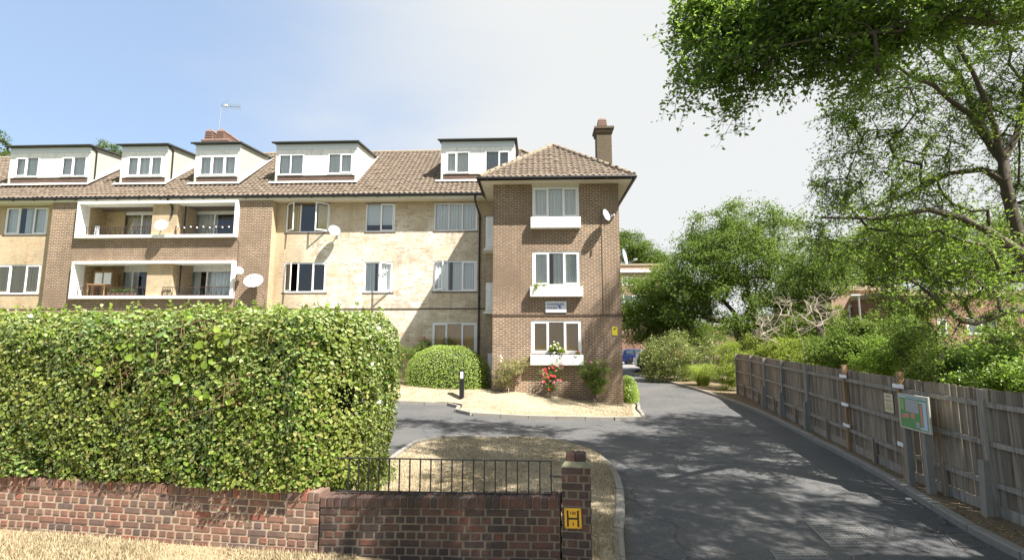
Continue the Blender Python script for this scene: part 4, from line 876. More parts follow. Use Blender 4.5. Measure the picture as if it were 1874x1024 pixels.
def text_mesh(txt, size, mat, parent, M4, name='lettering', align='CENTER', bold=0.0, ext=.001):
    c = bpy.data.curves.new('t', 'FONT'); c.body = txt; c.size = size; c.align_x = align; c.align_y = 'CENTER'; c.extrude = ext; c.offset = bold
    o = bpy.data.objects.new('t', c); link(o); bpy.context.view_layer.update()
    me = bpy.data.meshes.new_from_object(o.evaluated_get(bpy.context.evaluated_depsgraph_get())); bpy.data.objects.remove(o)
    V = np.array([M4 @ v.co for v in me.vertices]); F = [tuple(p.vertices) for p in me.polygons]; bpy.data.meshes.remove(me)
    return mk(name, V, F, mat, parent)
def basis(o, ax, az, push=0.0):      # plane basis: text x along ax, y along az
    ax = Vector(ax).normalized(); az = Vector(az).normalized(); n = ax.cross(az); p = Vector(o)+n*push
    return Matrix(((ax.x, az.x, n.x, p.x), (ax.y, az.y, n.y, p.y), (ax.z, az.z, n.z, p.z), (0, 0, 0, 1)))
def plate(M4, w, h, t, mat, name, parent, c=.002):
    b = B().box(-w/2, -h/2, -t, w/2, h/2, 0, c); return mk(name, [M4 @ Vector(v) for v in b.v], b.f, mat, parent)
M['yellow'] = plain('yellow_plate', (.78, .42, .02), .4, var=.05, scale=12)
M['ink'] = plain('black_ink', (.012, .012, .012), .5, var=.1)
M['blue_ink'] = plain('blue_ink', (.03, .05, .16), .5, var=.1)
hc = PW(1048.5, 948, .03); hw = sof(PW(1064, 948, .03))-sof(PW(1033, 948, .03)); hh_ = PW(1048, 930, .03)[2]-PW(1048, 967, .03)[2]
hs = thing('hydrant_sign', tuple(hc), 'small yellow plate with a black H, 100 above and 3 below, on the brick pier', 'hydrant sign')
ax = (wd[0], wd[1], .03); BM = basis(hc, ax, (-.03*wd[0], -.03*wd[1], 1))
plate(BM, hw, hh_, .012, 'yellow', 'plate', hs, .005)
b = B(); k = hw/.17
for sx in (-1, 1): b.box(sx*.052*k-.009*k, -.078*k, .0005, sx*.052*k+.009*k, .078*k, .0025)
b.box(-.043*k, -.009*k, .0005, .043*k, .009*k, .0025); mk('letter_h', [BM @ Vector(v) for v in b.v], b.f, 'ink', hs)
text_mesh('100', .042*k, 'ink', hs, BM @ Matrix.Translation((0, .052*k, .001)), 'number', bold=.0006); text_mesh('3', .042*k, 'ink', hs, BM @ Matrix.Translation((0, -.052*k, .001)), 'number', bold=.0006)
for sx in (-1, 1):
    for sy in (-1, 1): b = B().lathe((0, 0, 0), [(.005, 0), (.005, .003), (.001, .004)], 8); mk('screw', [BM @ (Vector(v)+Vector((sx*hw*.43, sy*hh_*.43, 0))) for v in b.v], b.f, 'terracotta', hs)

# ------------------------------------------------------------------ signs on the end bay
BF = lambda c, Y: basis((c[0], Y, c[2]), (1, 0, 0), (0, 0, 1))
M['signwhite'] = plain('sign_white', (.66, .69, .75), .4, var=.03)
a = PY(998, 551, YB); c = PY(1037, 572, YB); cen = (a+c)/2; sw_, sh_ = c[0]-a[0], a[2]-c[2]
sg = thing('name_sign', (cen[0], YB-.04, cen[2]), 'white name board reading KINGFISHER COURT with a blue bird, on the bay wall', 'name sign')
bm_ = BF(cen, YB-.05); plate(bm_, sw_, sh_, .04, 'metal', 'frame', sg, .004); plate(BF(cen, YB-.052), sw_-.04, sh_-.04, .01, 'signwhite', 'panel', sg, .001)
t1 = basis((a[0]+.06, YB-.054, a[2]-.125), (1, 0, 0), (0, 0, 1)); text_mesh('KINGFISHER', .125, 'blue_ink', sg, t1, align='LEFT', bold=.002)
t2 = basis((a[0]+.06, YB-.054, a[2]-.27), (1, 0, 0), (0, 0, 1)); text_mesh('COURT', .125, 'blue_ink', sg, t2, align='LEFT', bold=.002)
bird = [(-.10, .075), (-.02, .04), (.02, .045), (.05, .02), (.06, -.03), (.10, -.09), (.045, -.07), (.03, -.10), (.0, -.07), (-.02, -.02), (-.045, .025)]
B().add([(cen[0]+.13+x, YB-.0545, cen[2]+.02+z) for x, z in bird], [tuple(range(len(bird)))]).go('bird_emblem', plain('bird_blue', (.02, .07, .4), .5), sg)
a = PY(1120, 598, YB); c = PY(1130, 613, YB); cen = (a+c)/2
ys = thing('camera_warning_sign', (cen[0], YB, cen[2]), 'small plain yellow notice with a black camera symbol near the right corner of the bay', 'warning sign')
M['lemon'] = plain('lemon_plate', (.55, .45, .03), .4, var=.03); plate(BF(cen, YB-.015), c[0]-a[0], a[2]-c[2], .012, 'lemon', 'plate', ys)
B().obox((cen[0]+.005, YB-.017, cen[2]+.09), (.85, 0, .35), (0, 1, 0), (-.35, 0, .85), .05, .001, .025).box(cen[0]-.06, YB-.018, cen[2]+.05, cen[0]-.035, YB-.016, cen[2]+.075).go('camera_symbol', 'ink', ys)
p = PY(1139, 553, YB+.15); sc_ = thing('security_camera', (3.4, YB+.15, p[2]), 'tiny white dome camera on the right side wall of the bay', 'security camera')
B().bar((3.4, YB+.15, p[2]), (3.52, YB+.15, p[2]), .04, .04).go('bracket', 'upvc', sc_); B().lathe((3.53, YB+.15, p[2]+.05), [(.001, .02), (.06, .01), (.065, -.03), (.05, -.075), (.02, -.1), (.001, -.105)], 14).go('dome', 'upvc', sc_, True)

def dish(px, py, Y, rpx, label, aim, mount, squash=1.0):
    c = PY(px, py, Y); dd = c[1]; r = rpx/FPX*np.linalg.norm(ray(px, py))*0+rpx*dd/FPX
    ax = np.array(aim, float); ax /= np.linalg.norm(ax)
    t = thing('satellite_dish', tuple(mount), label, 'satellite dish', 'satellite dishes on the flats')
    b = B().lathe(c, [(.001, -.07), (r*.3, -.064), (r*.6, -.045), (r*.85, -.018), (r, .0), (r, .008), (r*.85, -.010), (r*.6, -.037), (r*.3, -.056), (.001, -.062)], 28, ax); b.go('reflector', 'dish', t, True)
    up = np.array([0, 0, 1.]); dn = -up+ax*(up@ax); dn /= np.linalg.norm(dn); foc = c+ax*r*1.15+dn*r*.55; lip = c+dn*r*.97
    b = B(); b.bar(c-ax*.075, mount, .035, .035); b.bar(lip, foc, .02, .02); b.go('arm', 'metal', t)
    B().obox(foc, ax, np.cross(ax, dn), dn, .05, .03, .03).lathe(foc-ax*.05, [(.035, 0), (.035, -.04), (.001, -.045)], 10, ax).go('receiver', 'upvc', t)
    B().box(mount[0]-.05, mount[1]-.02, mount[2]-.08, mount[0]+.05, mount[1]+.0, mount[2]+.08, .003).go('bracket', 'metal', t)
    return t
mp_ = lambda px, py, Y: tuple(PY(px, py, Y))
dish(295.5, 411, YP-.42, 12, 'round pale dish on the brick pier between the top floor balconies', (.25, -1, .35), mp_(297, 414, YP+.01))
dish(612, 421, YM-.42, 11, 'pale dish between the two left upper windows on the cream brick', (.75, -1, .45), mp_(617, 432, YM-.005))
dish(438, 494, YP-.35, 8, 'small dish seen edge-on at the right end of the lower balcony', (1.2, -.75, .4), mp_(434, 500, YP-.005))
dish(464, 513, YP-.45, 17, 'large grey mesh dish on the brown brick right of the lower balcony', (.25, -1, .75), mp_(470, 522, YP-.005))
dish(1110, 393, YB-.40, 11.5, 'white dish high on the brown bay wall right of the top window', (1.1, -.9, .35), mp_(1108, 398, YB-.005))
dish(1144, 470, YB+.5, 16, 'tall narrow looking dish sticking out from the right side of the bay', (1.35, -.55, .25), (3.405, YB+.5, PY(1140, 487, YB+.5)[2]))

# tv aerial on the ridge chimney
ca = PY(400, 240, 27.2); an = thing('tv_aerial', (ca[0], 27.2, ca[2]-.3), 'thin television aerial on a mast above the broad ridge chimney', 'aerial')
top_ = PY(405, 194, 27.2); B().tube([(ca[0], 27.2, ca[2]-.3), tuple(top_)], .022, 6).go('mast', 'metal', an)
tip_ = PY(440, 196, 26.8); B().bar(top_, tip_, .03, .03).go('boom', 'metal', an)
b = B(); d = (tip_-top_); 
for k in range(9): q = top_+d*(.3+.085*k); b.bar(q+[0, .09, -.13], q+[0, -.09, .13], .013, .013, (1, 0, 0))
b.bar(tip_+[0, 0, -.16], tip_+[0, 0, .12], .03, .03, (1, 0, 0)); b.bar(top_+[-.05, 0, 0], top_+[.4, .0, .38], .015, .015); b.bar(top_+[0, 0, .0], top_+[.45, .0, -.42], .015, .015); b.go('elements', 'metal', an)
B().box(top_[0]+.22, 27.15, top_[2]-.08, top_[0]+.36, 27.25, top_[2]+.08, .01).go('dipole_box', 'lemon' if 0 else 'cream', an)

# ------------------------------------------------------------------ things on the balconies
def cabinet(x, z, Y):
    t = thing('cabinet', (x, Y, z), 'brown glazed cabinet standing at the left end of the lower balcony', 'cabinet')
    b = B(); b.box(x, Y, z, x+.9, Y+.35, z+.04).box(x, Y, z+1.25, x+.9, Y+.35, z+1.3).box(x, Y, z+.04, x+.05, Y+.35, z+1.25).box(x+.85, Y, z+.04, x+.9, Y+.35, z+1.25).box(x+.42, Y, z+.04, x+.48, Y+.35, z+1.25).box(x+.05, Y+.3, z+.04, x+.85, Y+.34, z+1.25).box(x+.05, Y+.02, z+.6, x+.42, Y+.3, z+.63).box(x+.48, Y+.02, z+.6, x+.85, Y+.3, z+.63); b.go('carcass', 'newwood', t)
    B().box(x+.06, Y+.004, z+.65, x+.41, Y+.012, z+1.22).box(x+.49, Y+.004, z+.65, x+.84, Y+.012, z+1.22).go('door_glass', 'net', t)
cabinet(-20.75, 4.66, 22.98)
b = B(); x, y, z = -20.3, 22.62, 4.66; t = thing('table', (x, y, z), 'small brown table at the front of the lower left balcony', 'table'); B().box(x-.45, y, z+.62, x+.45, y+.3, z+.66).go('table_top', 'newwood', t)
for dx in (-.42, .38):
    for dy in (.02, .24): B().box(x+dx, y+dy, z, x+dx+.04, y+dy+.04, z+.62).go('leg', 'newwood', t)
pt = thing('planter', (-18.9, YP+.12, 4.74), 'orange trough of flowers on the ledge of the lower left balcony', 'planter')
b = B(); b.add([(-19.5, YP+.05, 4.73), (-18.4, YP+.05, 4.73), (-18.4, YP+.2, 4.73), (-19.5, YP+.2, 4.73), (-19.55, YP+.02, 4.9), (-18.35, YP+.02, 4.9), (-18.35, YP+.23, 4.9), (-19.55, YP+.23, 4.9)], [(0, 3, 2, 1), (4, 5, 6, 7), (0, 1, 5, 4), (1, 2, 6, 5), (2, 3, 7, 6), (3, 0, 4, 7)]); b.go('trough', 'terracotta', pt)
P = RNG.uniform([-19.5, YP+.02, 4.88], [-18.4, YP+.22, 5.08], (260, 3)); leaf_obj('leaves', P, RNG.normal(size=P.shape), .06, 'rose_leaf', pt)
mr_ = thing('mirror', (-20.75, YP+.36, 7.55), 'small dark framed mirror leaning at the left end of the upper balcony', 'mirror'); B().box(-20.92, YP+.45, 7.48, -20.58, YP+.48, 8.15, .01).go('frame', 'ink', mr_); B().box(-20.87, YP+.445, 7.53, -20.63, YP+.449, 8.1).go('glass', 'net', mr_)
ls = thing('string_lights', (-15, YP-.08, 7.95), 'string of white bulbs along the upper right balcony rail', 'string lights'); pts = [(-16.4+i*.1, YP-.09, 7.93-.05*abs(sin(i*.55))) for i in range(28)]; B().tube(pts, .006, 4).go('wire', 'iron', ls)
for i in range(0, 28, 3): x, y, z = pts[i]; B().lathe((x, y, z-.02), [(.001, -.035), (.03, -.02), (.035, 0), (.02, .03), (.001, .035)], 8).go('bulb', 'upvc', ls, True)

# ------------------------------------------------------------------ bollard light
def PT(x, y, zf):
    z = .3
    for i in range(60):
        p = PZ(x, y, z); z = .6*z+.4*float(zf(p[0], p[1]))
    return PZ(x, y, z)
bp = PT(845, 728, zb); bo = thing('bollard_light', tuple(bp), 'black square bollard with a white lamp window on the dry bank before the round bush', 'bollard light')
x, y, z = bp; H_ = PY(845, 676, y)[2]-z; u = .085
B().box(x-u, y-u, z-.05, x+u, y+u, z+H_*.68, .012).box(x-u, y+u-.04, z+H_*.68, x+u, y+u, z+H_-.06, .01).box(x-u, y-u, z+H_-.06, x+u, y+u, z+H_, .012).box(x-u, y-u, z+H_*.68, x-u+.02, y+u-.04, z+H_-.06).box(x+u-.02, y-u, z+H_*.68, x+u, y+u-.04, z+H_-.06).go('post', 'black', bo)
B().box(x-u+.022, y-u+.008, z+H_*.69, x+u-.022, y+u-.045, z+H_-.065, .01).go('lamp_window', 'upvc', bo)

# ------------------------------------------------------------------ fence
fp = [np.array([p[0], p[1], float(D(*p))+.10]) for p in FP]
fe = thing('fence', tuple(fp[5]), 'long weathered grey close-board fence with concrete spurs along the right of the drive', 'fence')
FH = 1.80
spurs = {2, 3, 4, 7, 9}; 
for i, p in enumerate(fp):
    new = i in (5, 6)
    if i < len(fp)-1: d = fp[min(i+1, len(fp)-1)]-fp[max(i-1, 0)]
    d[2] = 0; d /= np.linalg.norm(d); nrm = np.array([d[1], -d[0], 0]); nrm = nrm if nrm[0] < 0 else -nrm
    h = FH+(.12 if new else .0); q = p+nrm*.06
    o = B().obox(q+[0, 0, h/2-.05], d, nrm, (0, 0, 1), .05 if not new else .045, .05, h/2+.05).go('post', 'newwood' if new else 'rail', fe)
    if new: o['label'] = ['new orange timber post, the slimmer one', 'new orange timber post behind the map board'][i-5]
    if new:
        tp = B()
        for zz in ((.55, 1.02, 1.66) if i == 5 else (.6, 1.66)): tp.obox(q+nrm*.04+[0, 0, zz], d, nrm, (0, 0, 1), .17, .012, .035)
        tp.go('tape', 'upvc', fe)
    if i in spurs:
        b = B(); q2 = p+nrm*.165; hs_ = .78; v = []
        for (dx, dn) in ((-.055, -.05), (.055, -.05), (.055, .055), (-.055, .055)): v.append(q2+d*dx+nrm*dn-[0, 0, .1])
        for (dx, dn) in ((-.055, -.05), (.055, -.05), (.055, .02), (-.055, .02)): v.append(q2+d*dx+nrm*dn+[0, 0, hs_])
        b.add(v, [(0, 1, 5, 4), (1, 2, 6, 5), (2, 3, 7, 6), (3, 0, 4, 7), (4, 5, 6, 7)]); b.go('concrete_spur', 'postgrey', fe)
    if i == len(fp)-1: break
    e = fp[i+1]; dd = e-p; L = np.linalg.norm(dd[:2]); t = dd/L; nn = np.array([t[1], -t[0], 0]); nn = nn if nn[0] < 0 else -nn
    bd = B(); s = 0; k = 0; gap = i in (6,)
    bw = .092; 
    while s < L:
        top = FH+random.uniform(-.012, .015); a = p+t*s; w_ = min(bw, L-s); tl_ = random.uniform(-.006, .006)
        lean = random.uniform(-.008, .008)
        if w_ > .02:
            v = []
            for zz in (.16, top):
                ll = lean*(zz-.16); v += [a+t*ll+[0, 0, zz]-nn*(.012), a+t*(w_*(.70 if gap and k % 2 else .97)+ll)+[0, 0, zz]-nn*.016, a+t*(w_*(.70 if gap and k % 2 else .97)+ll)+[0, 0, zz]+nn*.002, a+t*ll+[0, 0, zz]+nn*(.012+tl_)]
            bd.add(v, [(0, 3, 2, 1), (4, 5, 6, 7), (0, 1, 5, 4), (1, 2, 6, 5), (2, 3, 7, 6), (3, 0, 4, 7)])
        s += bw*.93; k += 1
    bd.go('board_panel', 'fence', fe)
    for zz in (.45, 1.02, 1.58):
        B().obox((p+e)/2+nn*.045+[0, 0, zz], t, nn, (0, 0, 1), L/2-.045, .026, .036).go('rail', 'rail', fe)
    B().obox((p+e)/2+nn*.02+[0, 0, .07], t, nn, (0, 0, 1), L/2-.05, .014, .088).go('gravel_board', 'rail', fe)
    mid = (p+e)/2+nn*.075; B().obox(mid+[0, 0, .22], t, nn, (0, 0, 1), .035, .03, .27).go('stump', 'fence', fe)

# notice on the fence and the map board
a = PG(1618, 754, .1); L0 = fp[5]; L1 = fp[6]; t = (L1-L0); t[2] = 0; t /= np.linalg.norm(t); nn = np.array([t[1], -t[0], 0]); nn = nn if nn[0] < 0 else -nn
def onfence(px, py, o=.03):
    d = ray(px, py); p0 = L0+nn*o; return O3+d*(((p0-O3)@nn)/(d@nn))
c4 = [onfence(*q) for q in ((1617, 718), (1633, 721), (1636, 756), (1619, 752))]; cen = sum(c4)/4; wN = np.linalg.norm(c4[1]-c4[0]); hN = np.linalg.norm(c4[3]-c4[0])
no = thing('notice', tuple(cen), 'cream parking notice screwed to the fence left of the map board', 'notice'); NB = basis(cen+nn*.0, t, (0, 0, 1)); 
if (NB.col[2].to_3d() @ Vector(nn)) < 0: NB = basis(cen, -t, (0, 0, 1))
M['creamsign'] = plain('cream_plate', (.62, .55, .36), .5, var=.05); plate(NB, wN, hN, .01, 'creamsign', 'plate', no)
b = B()
for k, (yy, ww, hh2) in enumerate(((.32, .55, .05), (.12, .8, .035), (.03, .5, .02), (-.12, .5, .03), (-.24, .65, .03), (-.33, .8, .03))):
    x = -ww/2
    while x < ww/2: l = random.uniform(.05, .12); b.box(x*wN, yy*hN, .001, (min(x+l, ww/2))*wN, (yy+hh2)*hN, .0015); x += l+.035
mk('printed_lines', [NB @ Vector(v) for v in b.v], b.f, 'ink', no)
pa, pb = PG(1668, 886, .1), PG(1705, 903, .1)
t = pb-pa; t[2] = 0; t /= np.linalg.norm(t); nn2 = np.array([t[1], -t[0], 0]); nn2 = nn2 if nn2[0] < 0 else -nn2
mb = thing('map_board', tuple((pa+pb)/2), 'green and grey estate map board on two square grey posts before the fence', 'map board')
def onb(px, py, o=.07):
    d = ray(px, py); p0 = pa+nn2*o; return O3+d*(((p0-O3)@nn2)/(d@nn2))
c4 = [onb(*q) for q in ((1643, 718), (1699, 727), (1702, 795), (1647, 780))]; cen = sum(c4)/4; wM = (np.linalg.norm((c4[1]-c4[0])[:2])+np.linalg.norm((c4[2]-c4[3])[:2]))/2; hM = (c4[0][2]-c4[3][2]+c4[1][2]-c4[2][2])/2
for q in (pa, pb):
    zt_2 = cen[2]+hM*.3; B().obox((q[0], q[1], (q[2]+zt_2)/2), t, nn2, (0, 0, 1), .05, .05, (zt_2-q[2])/2+.05).go('post', 'postgrey', mb)
MB_ = basis(cen, t, (0, 0, 1))
if (MB_.col[2].to_3d() @ Vector(nn2)) < 0: MB_ = basis(cen, -t, (0, 0, 1))
M['mapgreen'] = plain('map_green', (.10, .30, .10), .5, var=.1, scale=4); M['mapgrey'] = plain('map_grey', (.36, .37, .38), .5, var=.05); M['mappink'] = plain('map_pink', (.62, .22, .2), .5, var=.1); M['mapblue'] = plain('map_blue', (.50, .58, .70), .5, var=.1); M['maplime'] = plain('map_lime', (.3, .48, .15), .5); M['frame_cream'] = plain('board_frame', (.50, .48, .40), .6, var=.1)
plate(MB_, wM, hM, .03, 'frame_cream', 'frame', mb, .004); plate(MB_ @ Matrix.Translation((0, 0, .002)), wM*.9, hM*.9, .002, 'mapgreen', 'panel', mb, .0005)
def patch(x0, y0, x1, y1, mat, z=.003, nm='map_patch'): b = B().box((x0-.5)*wM, (.5-y1)*hM, z-.0008, (x1-.5)*wM, (.5-y0)*hM, z); return mk(nm, [MB_ @ Vector(v) for v in b.v], b.f, mat, mb)
patch(.06, .06, .94, .11, 'mapblue'); patch(.25, .14, .68, .50, 'mapgrey', nm='car_park_area'); patch(.70, .16, .93, .92, 'mapblue', .0034, 'road_area'); patch(.70, .2, .82, .86, 'mapgreen', .004, 'verge_area'); patch(.73, .24, .80, .82, 'mappink', .0046, 'block_plan')
patch(.10, .58, .22, .70, 'mappink', nm='block_plan'); patch(.22, .55, .34, .68, 'mappink', nm='block_plan'); patch(.42, .52, .54, .66, 'mappink', nm='block_plan'); patch(.56, .74, .68, .90, 'mapgrey', .0032, 'yard_area'); patch(.06, .16, .2, .46, 'maplime', nm='lawn_area')
b = B()
for k in range(5): 
    for j in range(3): b.box((.08+.045*j-.5)*wM, (.5-(.2+.055*k))*hM-.004, .0036, (.11+.045*j-.5)*wM, (.5-(.2+.055*k))*hM+.002, .0042)
for k in range(14): b.box((.3+.04*k-.5)*wM, (.5-.092)*hM, .0036, (.328+.04*k-.5)*wM, (.5-.078)*hM, .0042)
mk('printed_lines', [MB_ @ Vector(v) for v in b.v], b.f, 'ink', mb)

# ------------------------------------------------------------------ covers and gully in the drive
def cover(pts, label, name, cat, cells):
    q = [PG(*p) for p in pts]; cen = sum(q)/4; t = thing(name, (cen[0], cen[1], cen[2]), label, cat)
    up = np.array([0, 0, .006]); b = B(); f = .06
    def bl(u, v): return q[0]*(1-u)*(1-v)+q[1]*u*(1-v)+q[2]*u*v+q[3]*(1-u)*v
    def slab(u0, v0, u1, v1, h, bb): 
        c = [bl(u0, v0), bl(u1, v0), bl(u1, v1), bl(u0, v1)]; bb.add([p-[0, 0, .01] for p in c]+[p+[0, 0, h] for p in c], [(0, 3, 2, 1), (4, 5, 6, 7), (0, 1, 5, 4), (1, 2, 6, 5), (2, 3, 7, 6), (3, 0, 4, 7)])
    slab(0, 0, 1, .05, .010, b); slab(0, .95, 1, 1, .010, b); slab(0, .05, .04, .95, .010, b); slab(.96, .05, 1, .95, .010, b); b.go('frame', 'castiron', t)
    if cells == 'slots':
        g = B()
        for i in range(9): slab(.05+i*.1, .07, .05+i*.1+.05, .93, .008, g)
        slab(.05, .48, .94, .53, .0085, g); g.go('grate', 'castiron', t); g = B(); slab(.04, .05, .96, .95, .002, g); g.go('pit', 'ink', t)
    else:
        g = B(); slab(.04, .05, .96, .95, .005, g); nu, nv = cells
        for i in range(nu):
            for j in range(nv):
                u = .06+.88*(i+.1+(.4 if j % 2 else 0))/nu; v = .08+.85*(j+.2)/nv
                if u+.5/nu < .95: slab(u, v, u+.5/nu, v+.45/nv, .011, g)
        g.go('plate', 'castiron', t)
M['castiron'] = plain('cast_iron', (.17, .17, .17), .55, .3, var=.3, scale=20, dirt=(.08, .075, .07), bumpy=.3)
cover([(1408, 1006), (1500, 1006), (1560, 1052), (1440, 1052)], 'studded iron cover in the drive at the bottom edge of the view', 'manhole_cover', 'manhole cover', (12, 7))
cover([(1474, 956), (1568, 953), (1630, 1000), (1520, 1001)], 'large worn chequered cover in the middle of the shaded drive', 'manhole_cover', 'manhole cover', (16, 9))
cover([(1731, 978), (1772, 977), (1797, 1000), (1752, 1001)], 'rusty slotted gully grate against the right kerb', 'gully_grate', 'drain grate', 'slots')

# ------------------------------------------------------------------ cars in the far yard
def car(label, paint, loc, rz, L=3.9, Wd=1.66, H=1.48):
    t = thing('parked_car', loc, label, 'car', 'cars parked beyond the flats'); t.rotation_euler = (0, 0, rz)
    t['wl'] = [0, 0, 0]; base = t.location.copy(); t.location = (0, 0, 0)
    low = [(-.5, .25), (-.505, .55), (-.49, .62), (-.2, .66), (.16, .66), (.26, .64), (.40, .55), (.48, .46), (.5, .28), (.46, .16), (-.46, .16)]
    top = [(-.475, .62), (-.43, .90), (-.36, .985), (-.1, 1.0), (.06, .965), (.17, .80), (.27, .63)]
    def loft(prof, ws):
        b = B(); n = len(prof); v = []
        for yy, k, zk in ws: v += [(p[0]*L*k, yy*Wd/2, p[1]*H*zk if p[1] > .3 else p[1]*H) for p in prof]
        f = [(j*n+i, j*n+(i+1) % n, (j+1)*n+(i+1) % n, (j+1)*n+i) for j in range(len(ws)-1) for i in range(n)]; f += [tuple(range(n)), tuple(range((len(ws)-1)*n, len(ws)*n))[::-1]]; return b.add(v, f)
    b = loft(low, [(-1, .97, .93), (-.96, .99, .98), (-.7, 1, 1), (.7, 1, 1), (.96, .99, .98), (1, .97, .93)]); q = loft(top, [(-.86, .985, .93), (-.78, .99, .985), (0, 1, 1), (.78, .99, .985), (.86, .985, .93)]); b.add(q.v, q.f)
    m = B()
    b.go('body', paint, t, True)
    for s in (-1, 1):
        for pr in ([(-.40, .67), (-.38, .88), (-.22, .93), (-.2, .67)], [(-.18, .67), (-.19, .93), (-.02, .94), (-.01, .67)], [(.01, .67), (.0, .93), (.05, .91), (.2, .68)]):
            B().add([(p[0]*L, s*Wd/2*(.955-.10*(p[1]-.67)/.27)+s*.012, p[1]*H) for p in pr], [(0, 1, 2, 3)]).go('window', 'carglass', t)
        for x in (-.31, .32):
            w_ = B().lathe((x*L, s*Wd/2*.9-s*.08, .30), [(.18, -.0), (.29, .0), (.31, .03), (.31, .16), (.29, .19), (.18, .19)], 20, (0, s, 0)).go('wheel', 'black', t, True); B().lathe((x*L, s*Wd/2*.9-s*.08+s*.16, .30), [(.001, .03), (.05, .03), (.17, .02), (.19, 0)], 14, (0, s, 0)).go('rim', 'metal', w_, True)
        B().box(-.495*L-.01, s*Wd/2*.82-.1, .60, -.47*L, s*Wd/2*.82+.1, .95, .02).go('tail_light', 'tailred', t); B().box(.44*L, s*Wd/2*.8-.14, .58, .487*L, s*Wd/2*.8+.14, .74, .03).go('headlight', 'upvc', t)
    B().add([(-.462*L, -.62*Wd/2*1.1, .68*H), (-.462*L, .62*Wd/2*1.1, .68*H), (-.425*L, .6*Wd/2, .90*H), (-.425*L, -.6*Wd/2, .90*H)], [(0, 1, 2, 3)]).go('rear_window', 'carglass', t); B().add([(.24*L, -.7*Wd/2, .685*H), (.24*L, .7*Wd/2, .685*H), (.075*L, .64*Wd/2, .95*H), (.075*L, -.64*Wd/2, .95*H)], [(0, 1, 2, 3)]).go('windscreen', 'carglass', t)
    t.location = base
    return t
def paint(name, c): m, tt, b = nmat(name); b.inputs['Base Color'].default_value = (*c, 1); b.inputs['Roughness'].default_value = .25; b.inputs['Coat Weight'].default_value = .3; return m
M['carglass'] = plain('car_glass', (.05, .07, .09), .08); M['tailred'] = plain('tail_red', (.6, .02, .02), .3)
p = PY(1139, 658, 50); car('blue hatchback parked in the sun beyond the end of the flats', paint('blue_paint', (.012, .022, .085)), (p[0]+1.9, 50.8, float(D(11, 50.8))+.02), 0)
p = PY(1166, 668, 42); car('dark car mostly hidden by the tall shrub beyond the flats', paint('dark_paint', (.03, .035, .045)), (p[0]+1.95, 42.8, float(D(10, 42.8))+.02), 0)

# ------------------------------------------------------------------ buildings further off
def flatblock(name, label, x0, x1, Y, dep, z0, zt, mat, wins, fascia=.3, para=None):
    t = thing(name, ((x0+x1)/2, Y, z0), label, 'building'); b = B()
    wall_y(b, Y, x0, x1, z0, zt, [w_[:4] for w_ in wins], .12); b.quad((x0, Y, z0), (x0, Y+dep, z0), (x0, Y+dep, zt), (x0, Y, zt)); b.quad((x1, Y, z0), (x1, Y, zt), (x1, Y+dep, zt), (x1, Y+dep, z0)); b.quad((x0, Y+dep, z0), (x1, Y+dep, z0), (x1, Y+dep, zt), (x0, Y+dep, zt)); b.go('wall', mat, t)
    B().box(x0-.1, Y-.1, zt, x1+.1, Y+dep+.1, zt+fascia, .02).go('roof', 'stone_sill', t)
    B().box(x0+.1, Y+2.5, z0, x1-.1, Y+2.6, zt).box(x0+.1, Y+.13, z0-.2, x1-.1, Y+2.5, z0).go('interior', 'interior', t)
    for w_ in wins:
        R = w_[:4]; n = w_[4]; o = window(t, R, Y+.03, [(1, k % 2 == 0) for k in range(n)], w_[5] if len(w_) > 5 else 'net', {}, True)
    return t
wr = lambda x0, y0, x1, y1, Y: rect(x0, y0, x1, y1, Y)
Yr = 29
r_ = [(*wr(1715, 582, 1736, 614, Yr), 1), (*wr(1768, 580, 1828, 612, Yr), 2), (*wr(1702, 634, 1716, 652, Yr), 1), (*wr(1655, 585, 1690, 612, Yr), 2), (*wr(1760, 664, 1850, 690, Yr), 3)]
x0 = PY(1640, 540, Yr)[0]; x1 = 45
flatblock('brick_house', 'two storey red brick block with white windows behind the ash tree on the right', x0, x1, Yr, 12, .2, PY(1800, 540, Yr)[2], 'brick_red', r_)
B().box(PY(1720, 655, Yr-.8)[0], Yr-.8, PY(1750, 663, Yr)[2], PY(1800, 655, Yr)[0], Yr-.01, PY(1750, 655, Yr)[2], .02).go('porch_roof', 'white', bpy.data.objects['brick_house'])
Yl = 33; xa = PY(1522, 560, Yl)[0]; xb = PY(1645, 560, Yl)[0]
M['brick_pink'] = brick_mat('brick_pink', (.34, .20, .14), (.28, .16, .11), (.38, .3, .22), tint=(.4, .27, .2))
flatblock('brick_annexe', 'pinkish brick block with a flat roof behind the lamp post', xa, xb, Yl, 8, .2, PY(1580, 532, Yl)[2], 'brick_pink', [(*wr(1552, 558, 1636, 612, Yl), 3)])
Yq = 64; flatblock('distant_block', 'distant pinkish flat roofed block with white windows right of the bay', PY(1110, 500, Yq)[0], PY(1216, 500, Yq)[0], Yq, 12, 1, PY(1160, 486, Yq)[2], 'brick_pink', [(*wr(1138, 506, 1166, 522, Yq), 3), (*wr(1171, 508, 1186, 522, Yq), 2), (*wr(1125, 540, 1190, 560, Yq), 4)], .25)
q = [PY(1130, 493, Yq-.2), PY(1205, 498, Yq-.2)]; B().box(q[0][0], Yq-.25, q[1][2], q[1][0], Yq-.001, q[0][2], .02).go('band', 'white', bpy.data.objects['distant_block'])
Yt = 46; flatblock('low_block', 'low pinkish brick block glimpsed under the big round tree', PY(1300, 600, Yt)[0], PY(1338, 600, Yt)[0], Yt, 5, .6, PY(1320, 600, Yt)[2], 'brick_pink', [])
lw = B().box(9.5, 58, .4, 22, 58.3, PY(1150, 613, 58)[2]).go('boundary_wall', 'brick_red'); setp(lw, 'low brick wall behind the parked blue car', 'wall')
